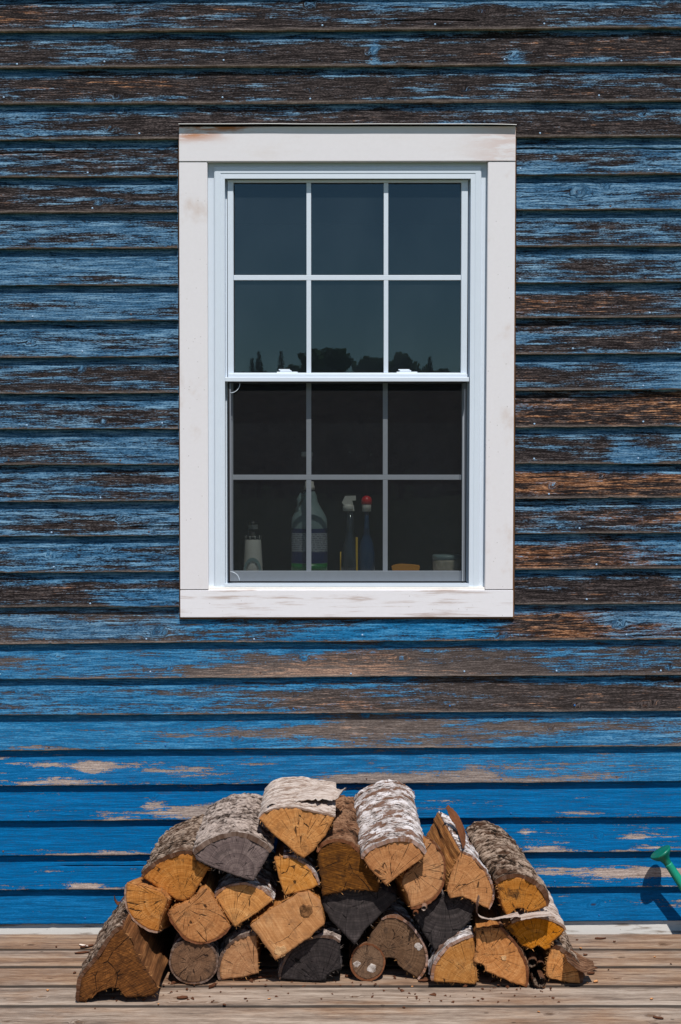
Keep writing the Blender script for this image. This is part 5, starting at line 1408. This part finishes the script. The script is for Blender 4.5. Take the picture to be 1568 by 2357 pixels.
def spruce(px, top, D, wid, label):
    X, Yt, H = tree_xy(px, top, D)
    o = empty('spruce_tree', (X, Yt, GZ)); tag(o, label, 'tree', 'trees mirrored in the upper window panes')
    MB().tube([(0, 0, 0), (0, 0, H * .5), (0, 0, H * .99)], [H * .018, H * .011, .01], 8).build('trunk', M['trunk'], o)
    rs = np.random.RandomState(int(px)); vs = []; fs = []
    for k in range(1100):
        t = rs.rand() ** 0.85
        z = H * (0.10 + 0.9 * t); r = wid * H * (1 - t) ** 0.8 * rs.uniform(.55, 1.15) + .10
        a = rs.uniform(0, 6.283); d = Vector((math.cos(a), math.sin(a), 0)); sd = Vector((-d.y, d.x, 0)) * r * .22
        p0 = Vector((0, 0, z)); p1 = d * r * .55 + Vector((0, 0, z - r * .12)); p2 = d * r + Vector((0, 0, z - r * .30 + .05 * r))
        b = len(vs); vs += [p0[:], (p1 + sd)[:], p2[:], (p1 - sd)[:], (p1 + Vector((0, 0, -r * .18)))[:]]
        fs += [(b, b + 1, b + 2, b + 3), (b, b + 4, b + 2)]
    me = bpy.data.meshes.new('crown'); me.from_pydata(vs, [], fs); me.update(); link('crown', me, M['needle'], o)
def broadleaf(px, top, D, wpx, label):
    X, Yt, H = tree_xy(px, top, D); Wd = wpx / F_PX * (D + CAM_D) / 2
    o = empty('broadleaf_tree', (X, Yt, GZ)); tag(o, label, 'tree', 'trees mirrored in the upper window panes')
    tb = MB().tube([(0, 0, 0), (.05, 0, H * .4), (0, .1, H * .85)], [H * .022, H * .015, .03], 8)
    rs = np.random.RandomState(int(px) + 1)
    for k in range(6):
        a = rs.uniform(0, 6.28); tb.tube([(0, 0, H * rs.uniform(.3, .5)), (Wd * .35 * math.cos(a), Wd * .35 * math.sin(a), H * .6), (Wd * .65 * math.cos(a), Wd * .65 * math.sin(a), H * .78)], [H * .01, H * .006, .02], 6)
    tb.build('trunk', M['trunk'], o)
    vs = []; fs = []
    clumps = [(rs.uniform(-.75, .75) * Wd, rs.uniform(-.75, .75) * Wd, H * rs.uniform(.30, .90), rs.uniform(.30, .50) * Wd) for _ in range(30)] + [(0, 0, H * .93, Wd * .34), (Wd * .2, 0, H * .9, Wd * .4), (-Wd * .25, 0, H * .88, Wd * .4)]
    for (cx, cy, cz, cr) in clumps:
        for _ in range(110):
            d = Vector(rs.normal(size=3)).normalized() * cr * (rs.uniform(.5, 1.08) if rs.rand() < .85 else rs.uniform(1.0, 1.4))
            p = Vector((cx, cy, min(cz + d.z * .8, H))) + Vector((d.x, d.y, 0))
            q = Vector(rs.normal(size=3)).normalized(); e = q.orthogonal().normalized() * rs.uniform(.12, .24); f = q.cross(e).normalized() * rs.uniform(.10, .2)
            b = len(vs); vs += [(p - e)[:], (p - f)[:], (p + e)[:], (p + f)[:]]; fs.append((b, b + 1, b + 2, b + 3))
    me = bpy.data.meshes.new('crown'); me.from_pydata(vs, [], fs); me.update(); link('crown', me, M['leaf'], o)
spruce(597, 809, 70, .12, 'tallest pointed spruce mirrored in the left upper pane')
spruce(581, 825, 72, .10, 'shorter spruce just left of the tallest mirrored spruce')
spruce(648, 809, 70, .10, 'thin spruce mirrored left of the first muntin')
spruce(989, 821, 72, .09, 'thin spruce mirrored in the right upper pane')
spruce(975, 845, 74, .06, 'small spruce left of the thin mirrored spruce at right')
spruce(965, 849, 74, .06, 'smallest spruce at the left of the right pane spruces')
broadleaf(758, 795, 68, 112, 'broad leafy tree mirrored in the middle upper pane')
broadleaf(843, 813, 74, 84, 'leafy tree mirrored beside the second muntin, middle pane')
broadleaf(868, 813, 78, 50, 'narrow leafy tree mirrored against the second muntin')
broadleaf(924, 805, 68, 78, 'round leafy tree mirrored in the right upper pane')
broadleaf(675, 831, 76, 60, 'low leafy tree mirrored right of the thin spruce at left')
broadleaf(1020, 841, 76, 56, 'low leafy tree mirrored at the right end of the tree line')
broadleaf(562, 849, 78, 44, 'low leafy tree mirrored at the left end of the tree line')
broadleaf(700, 835, 80, 60, 'low leafy tree mirrored behind the first muntin')
broadleaf(1058, 855, 80, 50, 'lowest leafy tree mirrored at the right frame')

# dense wood edge behind the trees: reads as one mass
rs = np.random.RandomState(77)
n_ = 16000
px_ = rs.uniform(-55, 55, n_); py_ = -86 + rs.uniform(-3, 3, n_)
top_ = 6.9 + 1.8 * fbm(px_ * 0.25, 0 * px_ + 2.0, 0, 3)
pz_ = GZ + rs.rand(n_) ** 0.8 * top_
vs = []; fs = []
for k in range(n_):
    q = Vector(rs.normal(size=3)).normalized(); e = q.orthogonal().normalized() * rs.uniform(.35, .7); f = q.cross(e).normalized() * rs.uniform(.3, .55)
    p = Vector((px_[k], py_[k], pz_[k])); b = len(vs)
    vs += [(p - e)[:], (p - f)[:], (p + e)[:], (p + f)[:]]; fs.append((b, b + 1, b + 2, b + 3))
me = bpy.data.meshes.new('wood_edge'); me.from_pydata(vs, [], fs); me.update()
wo = link('wood_edge', me, M['leaf']); wo['kind'] = 'stuff'; wo['label'] = 'dark leafy wood edge mirrored low in the window panes'; wo['category'] = 'wood'
